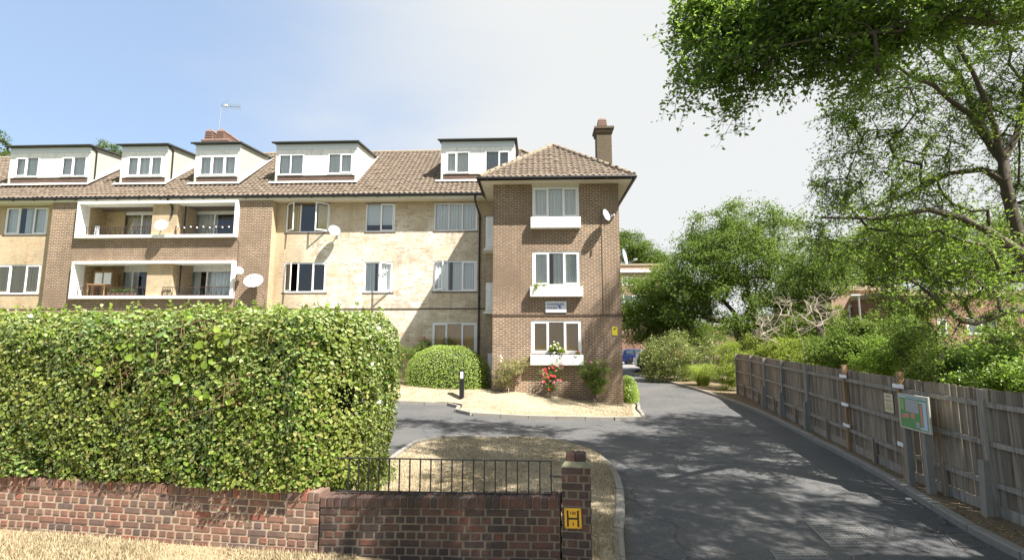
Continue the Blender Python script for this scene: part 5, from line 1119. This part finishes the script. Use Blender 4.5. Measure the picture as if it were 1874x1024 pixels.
# street lamp
a = PY(1580, 650, 23); c = PY(1571, 541, 23); lp = thing('street_lamp', (a[0], 23, .3), 'slim grey lamp column with a short head behind the fence', 'street lamp')
B().tube([(c[0], 23, .2), (c[0], 23, 2.0), (c[0], 23, c[2])], [.06, .05, .035], 10).go('column', 'metal', lp, True); B().box(c[0]-.36, 22.93, c[2]-.02, c[0]+.06, 23.07, c[2]+.05, .02).go('lamp_head', 'metal', lp)
# ------------------------------------------------------------------ the clipped hedge on the wall
def hedge_sdf(P):
    s = (P[:, 0]-WA[0])*wd[0]+(P[:, 1]-WA[1])*wd[1]; o = (P[:, 0]-WA[0])*wn[0]+(P[:, 1]-WA[1])*wn[1]; z = P[:, 2]
    o = o+.36*sm((s-3.75)/.5)+.34*sm((1.05+.05*pn(P, 5)-z)/.07)*(s < 4.2)
    s1 = 4.29-.10*np.clip((1.7-z)/.7, 0, 1)-.05*np.clip(z-1.9, 0, 2)
    zt = 2.95+.07*np.exp(-((s-2.55)/.35)**2)+.05*np.exp(-((s-3.6)/.4)**2)-.05*sm((s-4.0)/.4)
    q = np.stack([np.abs(s-(s1-4.2))-4.2, np.abs(o+.62)-.68, np.abs(z-(zt+.2)/2)-(zt-.2)/2], 1)+.32
    d = np.linalg.norm(np.maximum(q, 0), axis=1)+np.minimum(q.max(1), 0)-.32
    return d-.07*pn(P, 2.4)-.05*pn(P+5, 7)-.03*pn(P+9, 19)
hg = thing('hedge', (*wl(1.5, -.6), .3), 'tall dense ivy-covered hedge clipped square behind the red brick wall', 'hedge')
def hreg(n, **k):
    c = [wl(-3.2, .15), wl(4.8, .15), wl(4.8, -1.5), wl(-3.2, -1.5)]; lo = np.min(c, 0); hi = np.max(c, 0); return shell(hedge_sdf, (*lo, .75), (*hi, 3.25), n, 0, **k)
P, Nn = hreg(2100000, depth=.30); keep = (P[:, 1] < 7.3) & ~((pn(P*[1, 1, 1.3]+11, 5.0) > .60) & (RNG.random(len(P)) < .7)) & (RNG.random(len(P)) < .9)
P, Nn = P[keep], Nn[keep]; leaf_obj('foliage', P, Nn, .021+.044*RNG.random(len(P))**1.8, 'ivy', hg, hi=True, wide=.66, fold=.16)
P, Nn = hreg(110000, depth=.08); sc = (P[:, 0]-WA[0])*wd[0]+(P[:, 1]-WA[1])*wd[1]; k = (sc > 1.2) & (P[:, 2] > 1.6) & (pn(P+3, 1.6) > -.05) & (RNG.random(len(P)) < .55); P, Nn = P[k], Nn[k]
leaf_obj('vine_leaves', P+Nn/np.linalg.norm(Nn, axis=1, keepdims=True)*.03, Nn, RNG.uniform(.055, .105, len(P)), 'vine', hg, hi=True, wide=.85, fold=.14)
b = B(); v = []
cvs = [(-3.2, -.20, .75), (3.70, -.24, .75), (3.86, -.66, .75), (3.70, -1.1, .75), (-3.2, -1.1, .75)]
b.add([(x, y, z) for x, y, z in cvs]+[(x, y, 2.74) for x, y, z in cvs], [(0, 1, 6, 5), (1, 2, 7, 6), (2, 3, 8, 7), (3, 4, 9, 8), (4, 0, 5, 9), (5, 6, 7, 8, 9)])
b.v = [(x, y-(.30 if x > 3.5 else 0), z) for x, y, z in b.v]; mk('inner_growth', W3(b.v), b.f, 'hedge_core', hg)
A = np.repeat(P, 2, 0)[:2600]; nA = np.repeat(Nn, 2, 0)[:2600]; nA = nA/np.linalg.norm(nA, axis=1, keepdims=True); A = A+nA*.015; Q = A-nA*.12+RNG.normal(size=A.shape)*.10; V, F = seg_geo(A, Q, np.full(len(A), .004), np.full(len(A), .003), 4); mk('twigs', V, F, 'twig', hg)['kind'] = 'stuff'
def sprigs(n):
    P, Nn = hreg(60000, depth=.03); k = P[:, 2] > (2.7 if n > 300 else 1.2); P = P[k][:n]; V = []; Q = []; A = []; Bb = []
    for p in P:
        d = np.array([RNG.normal()*.35, RNG.normal()*.35-.15, .9]) if p[2] > 2.8 else np.array([RNG.normal()*.5, -.7, RNG.normal()*.4+.2]); d /= np.linalg.norm(d); L = RNG.uniform(.05, .17); A.append(p); Bb.append(p+d*L)
        for j in range(int(L*60)): Q.append(p+d*L*(j+1)/(L*60)+RNG.normal(size=3)*.018)
    Q = np.array(Q); leaf_obj('shoots', Q, RNG.normal(size=Q.shape)+[0, -.3, .6], RNG.uniform(.03, .065, len(Q)), 'vine', hg, hi=True, wide=.6)
    V, F = seg_geo(A, Bb, np.full(len(A), .003), np.full(len(A), .0015), 4); mk('shoot_stems', V, F, 'twig', hg)['kind'] = 'stuff'
sprigs(301)
def bloom(P3, r, mat, parent, n=9, name='flower'):
    """a flower: a ring of cupped petals"""
    V = []; F = []; c = np.array(P3, float); ax = RNG.normal(size=3)*.4+[0.2, -1, .5]; ax /= np.linalg.norm(ax); a = np.cross(ax, [0, 0, 1.]); a /= np.linalg.norm(a); b_ = np.cross(ax, a)
    for ring, (rr, h) in enumerate(((1, .1), (.6, .35))):
        for k in range(n):
            t = 2*pi*k/n+ring*.4; d = a*cos(t)+b_*sin(t); e = -a*sin(t)+b_*cos(t); i = len(V)
            V += [c+ax*r*h*.2, c+d*r*rr*.6+e*r*.32+ax*r*h, c+d*r*rr+ax*r*(h+.25), c+d*r*rr*.6-e*r*.32+ax*r*h]; F.append((i, i+1, i+2, i+3))
    return mk(name, V, F, mat, parent)
for px_, py_ in ((693, 600), (680, 665), (608, 668), (628, 660), (430, 720), (372, 668), (56, 578), (694, 735), (585, 690), (300, 660)):
    p = PY(px_, py_, 6.0 if px_ < 600 else 6.15); 
    for it in range(40):
        if hedge_sdf(p[None])[0] < .03: break
        p = O3+(p-O3)*1.006
    bloom(p, .028, 'whitef', hg)

# ------------------------------------------------------------------ clipped and loose shrubs by the flats
def ell_sdf(c, r, pw=2.6, amp=.05, fr=3):
    c = np.array(c, float); r = np.array(r, float)
    def f(P): q = np.abs((P-c)/r); return ((q**pw).sum(1)**(1/pw)-1)*r.min()-amp*pn(P, fr)
    return f
def clipped(name, label, cat, c, r, n, size, mat, pw=2.6, amp=.05, depth=.18, origin=None, group=None, corem='hedge_core', **k):
    t = thing(name, origin or (c[0], c[1], c[2]-r[2]*.6), label, cat, group); f = ell_sdf(c, r, pw, amp)
    P, Nn = shell(f, np.array(c)-np.array(r)*1.1, np.array(c)+np.array(r)*1.1, n, 0, depth=depth, nb=.8); leaf_obj('foliage', P, Nn, RNG.uniform(size*.7, size*1.25, len(P)), mat, t, **k)
    b = B(); V = []; n1, n2 = 18, 10
    for j in range(n2+1):
        ph = -pi/2+pi*j/n2
        for i in range(n1):
            th = 2*pi*i/n1; d = np.array([cos(ph)*cos(th), cos(ph)*sin(th), sin(ph)]); s = 1/((np.abs(d)**pw).sum()**(1/pw)+1e-9); V.append(np.array(c)+d*s*(np.array(r)-.16))
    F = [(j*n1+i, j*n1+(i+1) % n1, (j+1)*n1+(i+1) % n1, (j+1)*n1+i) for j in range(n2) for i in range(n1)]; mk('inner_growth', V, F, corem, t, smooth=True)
    return t
cL = PY(740, 680, 21.2); cR = PY(896, 680, 21.2); zt = PY(820, 633, 21.2)[2]; cx = (cL[0]+cR[0])/2
clipped('round_bush', 'big domed bright green bush clipped smooth before the ground floor window', 'bush', (cx, 21.45, 1.05), ((cR[0]-cL[0])/2, 1.1, zt-1.05), 260000, .055, 'clip', 2.5, .05)
c = PY(1150, 720, 21.3); clipped('corner_bush', 'small bright green bush hugging the right corner of the bay', 'bush', (3.72, 21.5, .55), (.38, 1.1, .72), 60000, .05, 'clip', 2.4, .06)
# leafy rose bushes: tree() with thin stems
def rose(label, px, base_y, blobs, Y, leafm, ncl, per, fl, mat_t='bark', lsize=.055, crad=.14, name='rose_bush', cat='rose bush', zf=zb):
    x = PY(px, base_y, Y)[0]; z = float(zf(x, Y)) if zf else PY(px, base_y, Y)[2]
    bl = [(*PY(bx, by, Y+dy), r) for bx, by, dy, r in blobs]
    t = tree(name, label, cat, [((x, Y, z-.02), -1), ((x+.02, Y, z+.15), 0)], bl, int(ncl*1.4), int(per*1.25), lsize*1.1, crad, leafm, .018, bark=mat_t, tip=.004, hollow=.2, step=.2, twig_per=2, nsides=4, jit=.05, parts=('stems', 'leaves'))
    for fx, fy, mt, r in fl:
        Yf = Y-.12-random.random()*.15; bloom(PY(fx, fy, Yf), r, mt, t)
    return t
rf = lambda n, x0, x1, y0, y1, mats, r: [(random.uniform(x0, x1), random.uniform(y0, y1), random.choice(mats), random.uniform(r*.7, r*1.2)) for _ in range(n)]
rose('straggly rose bush with pink blooms at the left of the domed bush', 728, 700, [(725, 650, 0, .5), (722, 675, 0, .45), (745, 640, .2, .4)], 21.6, 'rose_leaf', 40, 70, rf(12, 703, 750, 630, 660, ['pink', 'rosep', 'red'], .05))
rose('rose with a few red blooms rising behind the domed bush', 780, 700, [(778, 632, 0, .3), (765, 640, 0, .3)], 22.55, 'rose_leaf', 18, 60, [(769, 619, 'pink', .05), (777, 617, 'red', .05), (784, 621, 'pink', .06)])
rose('dark leafy rose in front of the right ground floor window', 825, 700, [(822, 630, 0, .28), (815, 636, 0, .25)], 22.55, 'rose_leaf', 12, 50, [])
rose('pale dried-out rose bush with white blooms at the left foot of the bay', 930, 715, [(930, 675, 0, .45), (920, 690, 0, .35), (950, 668, 0, .35), (935, 700, 0, .25)], 20.0, 'dry_leaf', 46, 45, rf(5, 908, 925, 650, 662, ['whitef'], .035)+[(935, 672, 'whitef', .035)], 'bark_pale')
rose('slim rose bush covered in red and pink blooms under the window box', 1006, 718, [(1008, 680, 0, .35), (1000, 690, 0, .3), (1020, 672, 0, .25), (1008, 705, 0, .2)], 19.9, 'rose_leaf', 26, 45, rf(26, 988, 1030, 666, 700, ['pink', 'red', 'rosep'], .06)+[(1005, 712, 'red', .06), (1013, 702, 'pink', .06)])
rose('upright dark green rose bush with mauve blooms at the right foot of the bay', 1092, 728, [(1090, 690, 0, .5), (1075, 680, 0, .35), (1100, 675, 0, .35), (1092, 705, 0, .35)], 19.9, 'rose_leaf', 55, 70, [(1081, 662, 'rosep', .07), (1094, 664, 'rosep', .06), (1076, 668, 'rosep', .05)])
# window box plants
rose('trailing yellow-green plant spilling from the left of the middle window box', 982, 525, [(982, 523, 0, .2), (975, 528, 0, .16), (992, 521, 0, .15)], 20.26, 'lime', 12, 45, [], lsize=.04, crad=.07, name='trailing_plant', cat='plant', zf=None)
rose('white flowering plant standing in the lowest window box', 1018, 647, [(1018, 638, 0, .22), (1010, 642, 0, .16), (1028, 641, 0, .16)], 20.26, 'lime', 16, 55, rf(14, 1006, 1030, 624, 638, ['whitef'], .03), lsize=.05, crad=.09, name='geranium', cat='plant', zf=None)
rose('small red flowers at the right end of the lowest window box', 1056, 648, [(1056, 646, 0, .1), (1060, 647, 0, .08)], 20.24, 'rose_leaf', 5, 30, rf(4, 1050, 1063, 642, 647, ['red'], .035), lsize=.035, crad=.05, name='geranium', cat='plant', zf=None)

# ------------------------------------------------------------------ beyond the drive: shrubs
def blobs_at(lst, Y=None): return [(*PY(q[0], q[1], q[2]), *([q[3]] if len(q) == 4 else q[3:])) for q in lst]
def gz(x, y): return float(D(x, y))
def shrub(name, label, cat, px, Y, lst, ncl, per, lsize, crad, mat, top=.05, group=None, **k):
    x = PY(px, 600, Y)[0]; z = gz(x, Y); return tree(name, label, cat, [((x, Y, z), -1), ((x+.05, Y, z+.3), 0)], blobs_at(lst), ncl, per, lsize, crad, mat, top, group=group, tip=.008, hollow=.45, step=.5, nsides=5, parts=('stems', 'foliage'), **k)
shrub('buddleia', 'large rough grey-green shrub bulging over the drive past the bay', 'shrub', 1255, 31.5, [(1230, 655, 31, 1.35), (1195, 665, 31.3, .85), (1275, 660, 31.5, 1.4), (1240, 635, 32, 1.0), (1310, 655, 32, 1.2), (1205, 680, 31, .75), (1250, 682, 30.8, .8), (1195, 635, 32, .6)], 250, 90, .11, .32, 'shrub', .1, twig_per=2)
bz = PG(1287, 705, .1)
og = thing('ornamental_grass', tuple(bz), 'fountain of bright yellow-green grass in front of the rough shrub', 'grass clump'); V = []; F = []
for i in range(700):
    th = RNG.uniform(0, 2*pi); r0 = RNG.uniform(0, .3); h = RNG.uniform(.6, 1.3); lean = RNG.uniform(.3, 1.2); d = np.array([cos(th), sin(th), 0]); s = np.array([-sin(th), cos(th), 0])*.012; p0 = bz+d*r0
    pts = [p0, p0+d*lean*.25*h+[0, 0, h*.6], p0+d*lean*.7*h+[0, 0, h*.9], p0+d*lean*1.15*h+[0, 0, h*(.95-lean*.5)]]; k = len(V)
    for j, p in enumerate(pts): w_ = 1-j*.28; V += [p-s*w_, p+s*w_]
    for j in range(3): F.append((k+2*j, k+2*j+1, k+2*j+3, k+2*j+2))
mk('blades', V, F, 'lime', og)
shrub('climber', 'bushy climber tumbling over the far end of the fence', 'climber', 1345, 25.8, [(1340, 665, 25.6, .75), (1330, 690, 25.6, .65), (1350, 690, 25.4, .6), (1335, 645, 26.2, .7), (1360, 645, 26.4, .6)], 110, 100, .075, .2, 'lime', .05)
grp = 'shrubs showing over the fence'
for px_, Y_, l_, lb_ in ((1300, 43, [(1290, 612, 43, 1.3), (1320, 618, 43, 1.2), (1265, 605, 43, 1.2)], 'low dark shrub in the shade beneath the big round tree'), (1390, 38, [(1380, 615, 38, 1.2), (1410, 605, 38, 1.3), (1360, 625, 38, 1.0)], 'leafy shrub under the right side of the big round tree'), (1480, 33, [(1480, 600, 33, 1.3), (1510, 590, 33, 1.2), (1450, 610, 33, 1.1)], 'green shrub behind the bleached branches')):
    shrub('shrub', lb_, 'shrub', px_, Y_, l_, 110, 90, .14, .4, 'tree2', .06, 'shrubs under the trees beyond the drive')
SH = [(1385, 29, [(1380, 640, 29, 1.0), (1410, 632, 29.5, 1.0), (1395, 655, 28, .8)], 'lime', 'sunny yellow-green shrub above the far end of the fence', 80),
      (1440, 26, [(1440, 655, 26, .9), (1465, 645, 27, .9), (1430, 640, 27, .7)], 'lime', 'pale shrub under the bleached dead branches', 70),
      (1520, 21, [(1500, 665, 21, .8), (1530, 650, 21, .8), (1550, 670, 20, .7), (1500, 640, 22, .6)], 'tree', 'leafy green shrub left of the lamp post', 90),
      (1610, 16, [(1590, 672, 16, .65), (1625, 665, 16, .7), (1600, 645, 17, .6), (1650, 680, 15.5, .5)], 'ash', 'bright loose shrub right of the lamp post', 90),
      (1690, 14, [(1690, 655, 14, .75), (1670, 620, 15, .6), (1720, 680, 13, .5), (1650, 610, 15.5, .5), (1700, 690, 12.6, .4)], 'tree', 'tall leafy shrub right above the map board', 140),
      (1780, 12.5, [(1780, 690, 12.5, .55), (1750, 670, 13, .5), (1810, 700, 12, .45), (1760, 705, 11.6, .3), (1790, 650, 13.5, .4)], 'oak', 'dark green shrub in front of the brick house', 120),
      (1850, 11.5, [(1850, 680, 11.5, .6), (1870, 640, 12, .6), (1830, 700, 11, .4), (1880, 700, 10.6, .5)], 'oak', 'very dark shrub at the right edge of the view', 120),
      (1650, 20, [(1650, 610, 20, .8), (1680, 585, 20, .8), (1630, 580, 20, .7), (1700, 620, 19, .7)], 'tree2', 'pale loose shrub screening the brick annexe right of the lamp post', 45),
      (1830, 17, [(1820, 640, 17, .7), (1850, 600, 17, .7), (1790, 635, 17, .6), (1870, 650, 16, .7)], 'ash', 'light green shrub screening the lower windows of the brick house', 40),
      (1560, 19, [(1565, 620, 19.5, .7), (1550, 640, 19, .5)], 'tree', 'small tree-like shrub at the foot of the lamp post', 60)]
for px_, Y, lst, m_, lb, n in SH: shrub('shrub', lb, 'shrub', px_, Y, lst, n, 110, .075 if Y < 18 else .11, .2 if Y < 18 else .28, m_, .05, grp)
# ivy strands coming through the fence
def dead(px, Y, lst, label, n, top):
    x = PY(px, 600, Y)[0]; z = gz(x, Y); tree('dead_shrub', label, 'dead shrub', [((x, Y, z), -1), ((x, Y, z+1.0), 0)], blobs_at(lst), n*2//3, 1, .1, .42, 'tree', top, bark='bark_pale', tip=.008, hollow=.3, step=.5, bare=True, twig_per=4, jit=.06, capr=.02, group='bleached dead shrubs behind the fence', parts=('branches', 'x'))
dead(1455, 26.5, [(1420, 580, 26, 1.3), (1400, 600, 26, .9), (1445, 555, 26, .9)], 'bleached bare shrub spreading left behind the fence', 46, .035)
dead(1475, 25.5, [(1490, 575, 25.5, 1.1), (1505, 555, 25.5, .8), (1475, 600, 25, .6)], 'bleached bare shrub with forked limbs beside the brick annexe', 40, .035)

# ------------------------------------------------------------------ trees
def bigtree(label, px, Y, lst, ncl, per, lsize, crad, mat, top, group='trees beyond the drive', name='broadleaf_tree', **k):
    x = PY(px, 600, Y)[0]; z = gz(x, Y); bl = blobs_at(lst); zm = min(b_[2] for b_ in bl)
    return tree(name, label, 'tree', [((x, Y, z-.1), -1), ((x+.1, Y, z+1.2), 0), ((x-.05, Y, max(z+1.8, zm)), 1)], bl, ncl, per, lsize, crad, mat, top, group=group, tip=.02, hollow=.55, step=1.1, jit=.3, **k)
bigtree('big round green tree standing alone past the end of the drive', 1347, 36, [(1340, 420, 36, 1.9), (1300, 440, 36, 2.1), (1385, 425, 36, 2.0), (1430, 435, 37, 2.0), (1350, 480, 34.5, 2.6), (1285, 500, 35, 2.4), (1410, 500, 35, 2.6), (1250, 540, 35, 2.0), (1330, 550, 34, 2.1), (1450, 540, 36, 2.0), (1265, 455, 36, 1.2), (1395, 570, 35, 1.6)], 620, 110, .17, .62, 'tree', .42)
bigtree('small tree top right beside the upper edge of the bay', 1165, 72, [(1155, 455, 72, 2.4), (1178, 466, 72, 2.1), (1197, 478, 72, 1.7), (1135, 450, 72, 2.3), (1215, 482, 72, 1.6)], 190, 90, .26, .8, 'tree', .3)
bigtree('pale bushy tree between the bay and the big round tree', 1185, 40, [(1180, 555, 40, 2.2), (1215, 530, 40, 2.0), (1150, 550, 41, 2.2), (1225, 575, 39, 1.9), (1170, 595, 39.5, 1.5), (1250, 550, 39, 1.9), (1240, 605, 39, 1.4), (1210, 610, 39, 1.3)], 420, 110, .16, .55, 'tree2', .25)
bigtree('light green tree rising behind the brick annexe', 1600, 44, [(1590, 470, 44, 2.8), (1640, 455, 45, 3.2), (1550, 500, 43, 2.2), (1690, 460, 45, 3.0)], 300, 90, .22, .8, 'tree2', .4)
bigtree('wide green tree behind the red brick house', 1790, 45, [(1780, 455, 45, 3.2), (1840, 460, 45, 3.2), (1735, 480, 45, 2.6), (1890, 440, 45, 3.4)], 300, 90, .22, .8, 'tree', .4)
bigtree('dark slim tree between the round tree and the annexe', 1500, 28, [(1490, 470, 28, 1.2), (1505, 510, 28, 1.3), (1495, 550, 28, 1.1), (1520, 480, 28.5, 1.1), (1470, 520, 28.5, 1.1)], 150, 100, .13, .42, 'tree', .2)
bigtree('tree top showing at the far left above the ridge', -10, 40, [(-12, 268, 40, 1.2), (-2, 252, 40, .6), (-5, 290, 40, 1.0)], 40, 60, .16, .4, 'conifer', .2, None, 'conifer')
bigtree('conifer tips poking up between the two leftmost dormers', 205, 40, [(190, 268, 40, .55), (212, 278, 40, .7), (200, 290, 40, .9), (222, 285, 40, .6)], 60, 60, .12, .25, 'conifer', .2, None, 'conifer')

# the ash over the fence, limbs measured one by one
def chain(roots, pts, parent, radii_):
    last = parent
    for (x, y, Y), r in zip(pts, radii_): roots.append((PY(x, y, Y), last, r)); last = len(roots)-1
    return last
R = [((11.9, 11.0, .1), -1, .22)]; j = chain(R, [(1935, 620, 11), (1900, 540, 11), (1874, 469, 11), (1854, 391, 11)], 0, [.19, .155, .13, .115]); k391 = j
j = chain(R, [(1840, 332, 11), (1835, 293, 11.05)], j, [.105, .095]); k293 = j
chain(R, [(1805, 244, 11.2), (1776, 210, 11.2), (1742, 186, 11), (1708, 156, 10.8), (1669, 142, 10.6), (1630, 112, 10.3)], k293, [.075, .062, .05, .042, .034, .026])
chain(R, [(1792, 235, 11.4), (1775, 180, 11.6), (1757, 140, 11.7), (1720, 100, 11.8), (1674, 68, 11.8)], k293, [.075, .065, .055, .045, .03])
chain(R, [(1822, 235, 10.9), (1806, 190, 10.7), (1781, 132, 10.6), (1752, 83, 10.5)], k293, [.06, .055, .045, .035])
chain(R, [(1860, 250, 11), (1874, 180, 11.2), (1880, 100, 11.3)], k293, [.07, .055, .04])
chain(R, [(1812, 425, 10.8), (1762, 400, 10.5), (1698, 383, 10.2), (1655, 392, 10), (1615, 400, 9.8), (1503, 398, 9.4)], k391-1, [.085, .07, .055, .045, .035, .02])
chain(R, [(1800, 310, 11.2), (1737, 317, 11.5), (1688, 342, 11.8), (1605, 376, 12)], k391+1, [.06, .05, .04, .025])
chain(R, [(1874, 565, 10.7), (1830, 573, 10.3), (1785, 589, 10), (1759, 586, 9.8), (1724, 556, 9.6), (1696, 533, 9.5), (1668, 513, 9.4)], 1, [.085, .078, .07, .055, .04, .03, .025])
ab = [(1545, 245, 10.5, .6), (1600, 150, 10.6, .5), (1530, 345, 10, .55), (1500, 420, 9.6, .35), (1515, 405, 9.6, .4), (1510, 330, 10.5, .35), (1620, 200, 10.5, .75), (1640, 300, 11.5, .85), (1590, 320, 10.5, .7), (1610, 410, 10, .7), (1560, 200, 10.8, .4), (1720, 250, 11.5, .9), (1720, 370, 11, .8), (1780, 140, 11.5, .9), (1850, 200, 11.5, 1.0), (1850, 330, 12, .8), (1700, 120, 11, .8), (1600, 480, 9.8, .6), (1555, 470, 9.8, .45), (1700, 470, 10, .8), (1800, 470, 10.2, .8), (1780, 530, 10, .6), (1850, 520, 10.3, .6), (1650, 530, 9.7, .5), (1720, 600, 9.8, .35), (1830, 600, 10, .3), (1690, 560, 9.6, .4), (1740, 500, 9.6, .5), (1960, 300, 11.5, 1.4), (1950, 150, 11.5, 1.3), (1980, 500, 11, 1.1), (1780, 40, 12, .8)]
ATOP = [(10.6, 14.6, 14.8, 1.5, 1.1, 1.0), (11.2, 15.2, 17.0, 1.6, 1.2, 1.2), (9.2, 14.0, 14.4, 1.1, .9, .8)]     # upper crown, above the view; it dapples the bay
tree('ash_tree', 'tall airy ash tree leaning in from behind the right of the fence', 'tree', R, blobs_at(ab)+ATOP, 780, 85, .085, .36, 'ash', .17, tip=.006, hollow=.2, hang=.45, step=.45, twig_per=5, wide=.40, nsides=5, jit=.07, capr=.03, spray=.055)
# the oak overhead: one limb reaches in from the right
R = [((13.2, 3.2, 0), -1, .38), ((13.0, 3.4, 3.0), 0, .34), ((12.2, 4.0, 6.0), 1, .30)]
j = chain(R, [(1980, 20, 8.2), (1874, 30, 7.6), (1830, 37, 7.3), (1791, 41, 7.1), (1700, 30, 7.0), (1600, 60, 7.0), (1500, 70, 7.2), (1400, 90, 7.5), (1320, 130, 7.8)], 2, [.12, .09, .075, .06, .04, .03, .02, .015, .01])
R.append(((9.5, 3.0, 9.3), 2, .15)); R.append(((6.5, 2.5, 9.8), len(R)-1, .1)); R.append(((11, 6.5, 9.8), 2, .14)); R.append(((9, 8.5, 11), len(R)-1, .09))
ob = blobs_at([(1290, 60, 8.3, .55), (1262, 140, 8.3, .32), (1258, 30, 8.4, .35), (1245, 180, 8.3, .16), (1335, 130, 8, .5), (1335, 205, 8, .26), (1350, 60, 8, .6), (1440, 50, 7.8, .65), (1420, 120, 7.8, .42), (1540, 50, 7.6, .65), (1500, 110, 7.6, .3), (1570, 110, 7.4, .35), (1592, 150, 7.2, .2), (1650, 20, 7.3, .5), (1760, 5, 7.2, .45), (1840, 15, 7.0, .4), (1390, 20, 7.6, .6), (1500, 10, 7.4, .6), (1620, 60, 7.2, .3), (1720, 30, 7.1, .35), (1590, 20, 7.3, .5), (1375, 100, 7.9, .35), (1310, 20, 8.2, .5)])
ob += [(4.7, 3.0, 8.8, 2.1, 1.9, .7), (4.2, 2.4, 8.4, 1.6, 1.3, .5), (5.2, 6.0, 9.5, 2.0, 1.6, .6), (4.6, 8.0, 10.6, 1.9, 1.3, .5), (6.4, 8.4, 10.6, 2.0, 1.3, .6), (9.0, 4.0, 9.8, 2.8, 2.6, .9), (9.8, 8.4, 11.2, 2.6, 1.8, .8), (12.5, 11.5, 12, 2.6, 2.4, 1.0), (8, .5, 9.2, 3, 1.5, .8), (5.0, 10.2, 12.0, 2.8, 1.3, .5), (7.8, 5.6, 9.7, 2.3, 1.9, .6), (6.4, 3.2, 8.9, 1.8, 1.6, .5)]
tree('oak_tree', 'spreading oak overhanging the drive from the upper right corner', 'tree', R, ob, 1650, 108, .095, .36, 'oak', .38, tip=.005, hollow=.1, hang=.15, step=.6, twig_per=6, wide=.5, nsides=5, jit=.1, capr=.022, spray=.06)

# ------------------------------------------------------------------ ground cover that nobody could count
def blades(name, label, poly_pts, zf, n, h, mat, hi=1.0, w=.004):
    P = poly_pts(n); n = len(P); th = RNG.uniform(0, 2*pi, n); hh3 = RNG.uniform(.4, hi, n)*h; z = zf(P[:, 0], P[:, 1]); b0 = np.stack([P[:, 0], P[:, 1], z], 1)
    s = np.stack([np.cos(th), np.sin(th), th*0], 1)*w; l = np.stack([-np.sin(th), np.cos(th), th*0], 1)*hh3[:, None]*RNG.uniform(-.9, .9, (n, 1)); tp = b0+l+np.stack([th*0, th*0, hh3], 1)
    V = np.stack([b0-s, b0+s, tp], 1).reshape(-1, 3); F = np.arange(3*n).reshape(-1, 3)
    return setp(mk(name, V, F, mat, origin=(0, 0, 0)), label, 'grass', kind='stuff')
def inpoly(P, poly):
    x, y = P[:, 0], P[:, 1]; c = np.zeros(len(P), bool); j = len(poly)-1
    for i in range(len(poly)):
        xi, yi = poly[i][:2]; xj, yj = poly[j][:2]
        with np.errstate(divide='ignore', invalid='ignore'): c ^= ((yi > y) != (yj > y)) & (x < (xj-xi)*(y-yi)/(yj-yi+1e-12)+xi)
        j = i
    return c
def region(poly, dens=None):
    def f(n):
        lo = np.min([p[:2] for p in poly], 0); hi = np.max([p[:2] for p in poly], 0); P = RNG.uniform(lo, hi, (n, 2)); P = P[inpoly(P, poly)]
        return P if dens is None else P[RNG.random(len(P)) < dens(P)]
    return f
vp = [tuple(wl(-2.6, .02)), tuple(wl(4.5, .02)), tuple(wl(4.5, 1.2)), tuple(wl(-2.2, 1.2))]
blades('verge_grass', 'short bleached grass on the verge below the brick wall', region(vp, lambda P: .15+.85*sm(pn(np.c_[P, P[:, 0]*0], 3.1)+.45)), zv, 120000, .06, 'blade')
isl_poly = [(p[0], p[1]) for p in isl_in]+[(-3.3, 5.6), (-3.4, 9.5)]
blades('island_grass', 'dry straw-coloured grass on the island between the railing and the drive', region(isl_poly, lambda P: .35+.65*sm(pn(np.c_[P, P[:, 0]*0], 1.3)+.5)), zi, 190000, .05, 'blade')
bk_poly = [(p[0], p[1]) for p in bank_line]+[(3.4, 23), (-16, 23)]
blades('bank_grass', 'sun-scorched grass on the bank below the flats', region([(-7, 19.2), (-2.7, 19.2), (-2.5, 17.4), (3.2, 17.2), (3.8, 21), (3.3, 23), (-7, 23)], lambda P: .3+.7*sm(pn(np.c_[P, P[:, 0]*0], 1.1)+.4)), zb, 110000, .05, 'blade')
def scatter_leaves(name, label, poly, zf, n, size, dens=None):
    P = region(poly, dens)(n); z = zf(P[:, 0], P[:, 1])+.008; Q = np.stack([P[:, 0], P[:, 1], z], 1); Nn = RNG.normal(size=Q.shape)*.3+[0, 0, 1]
    V, F = leaf_geo(Q, Nn, RNG.uniform(size*.5, size*1.2, len(Q)), wide=.5, fold=.2); return setp(mk(name, V, F, 'litter', origin=(0, 0, 0)), label, 'leaf litter', kind='stuff')
near = [p for p in RK if 2 < p[1] < 26]; strip = [(p[0]+.14, p[1]) for p in near]+[(q[0], q[1]) for q in FP if q[1] > 3]
scatter_leaves('leaf_litter', 'fallen brown leaves between the kerb and the fence', [(p[0]+.14, p[1]) for p in near]+[(9.3, 24.5), (8.5, 19.35), (7.7, 14.9), (6.9, 10), (6.65, 3)], lambda x, y: D(x, y)+.10, 16000, .045)
scatter_leaves('gutter_leaves', 'fallen leaves gathered in the gutter along the right kerb', [(p[0]-.02, p[1]) for p in near]+[(p[0]-.5, p[1]) for p in reversed(near)], D, 1500, .045, lambda P: np.full(len(P), .8))
scatter_leaves('drive_litter', 'stray leaves and grit scattered over the shaded drive', [(1.2, 4), (5.7, 4), (6.9, 14), (2, 15)], D, 700, .03)
lt = PG(1663, 912); o = B().lathe((lt[0], lt[1], lt[2]+.004), [(.001, .006), (.035, .006), (.05, .0)], 9).go('litter', 'upvc'); setp(o, 'flattened scrap of white litter near the right kerb', 'litter')
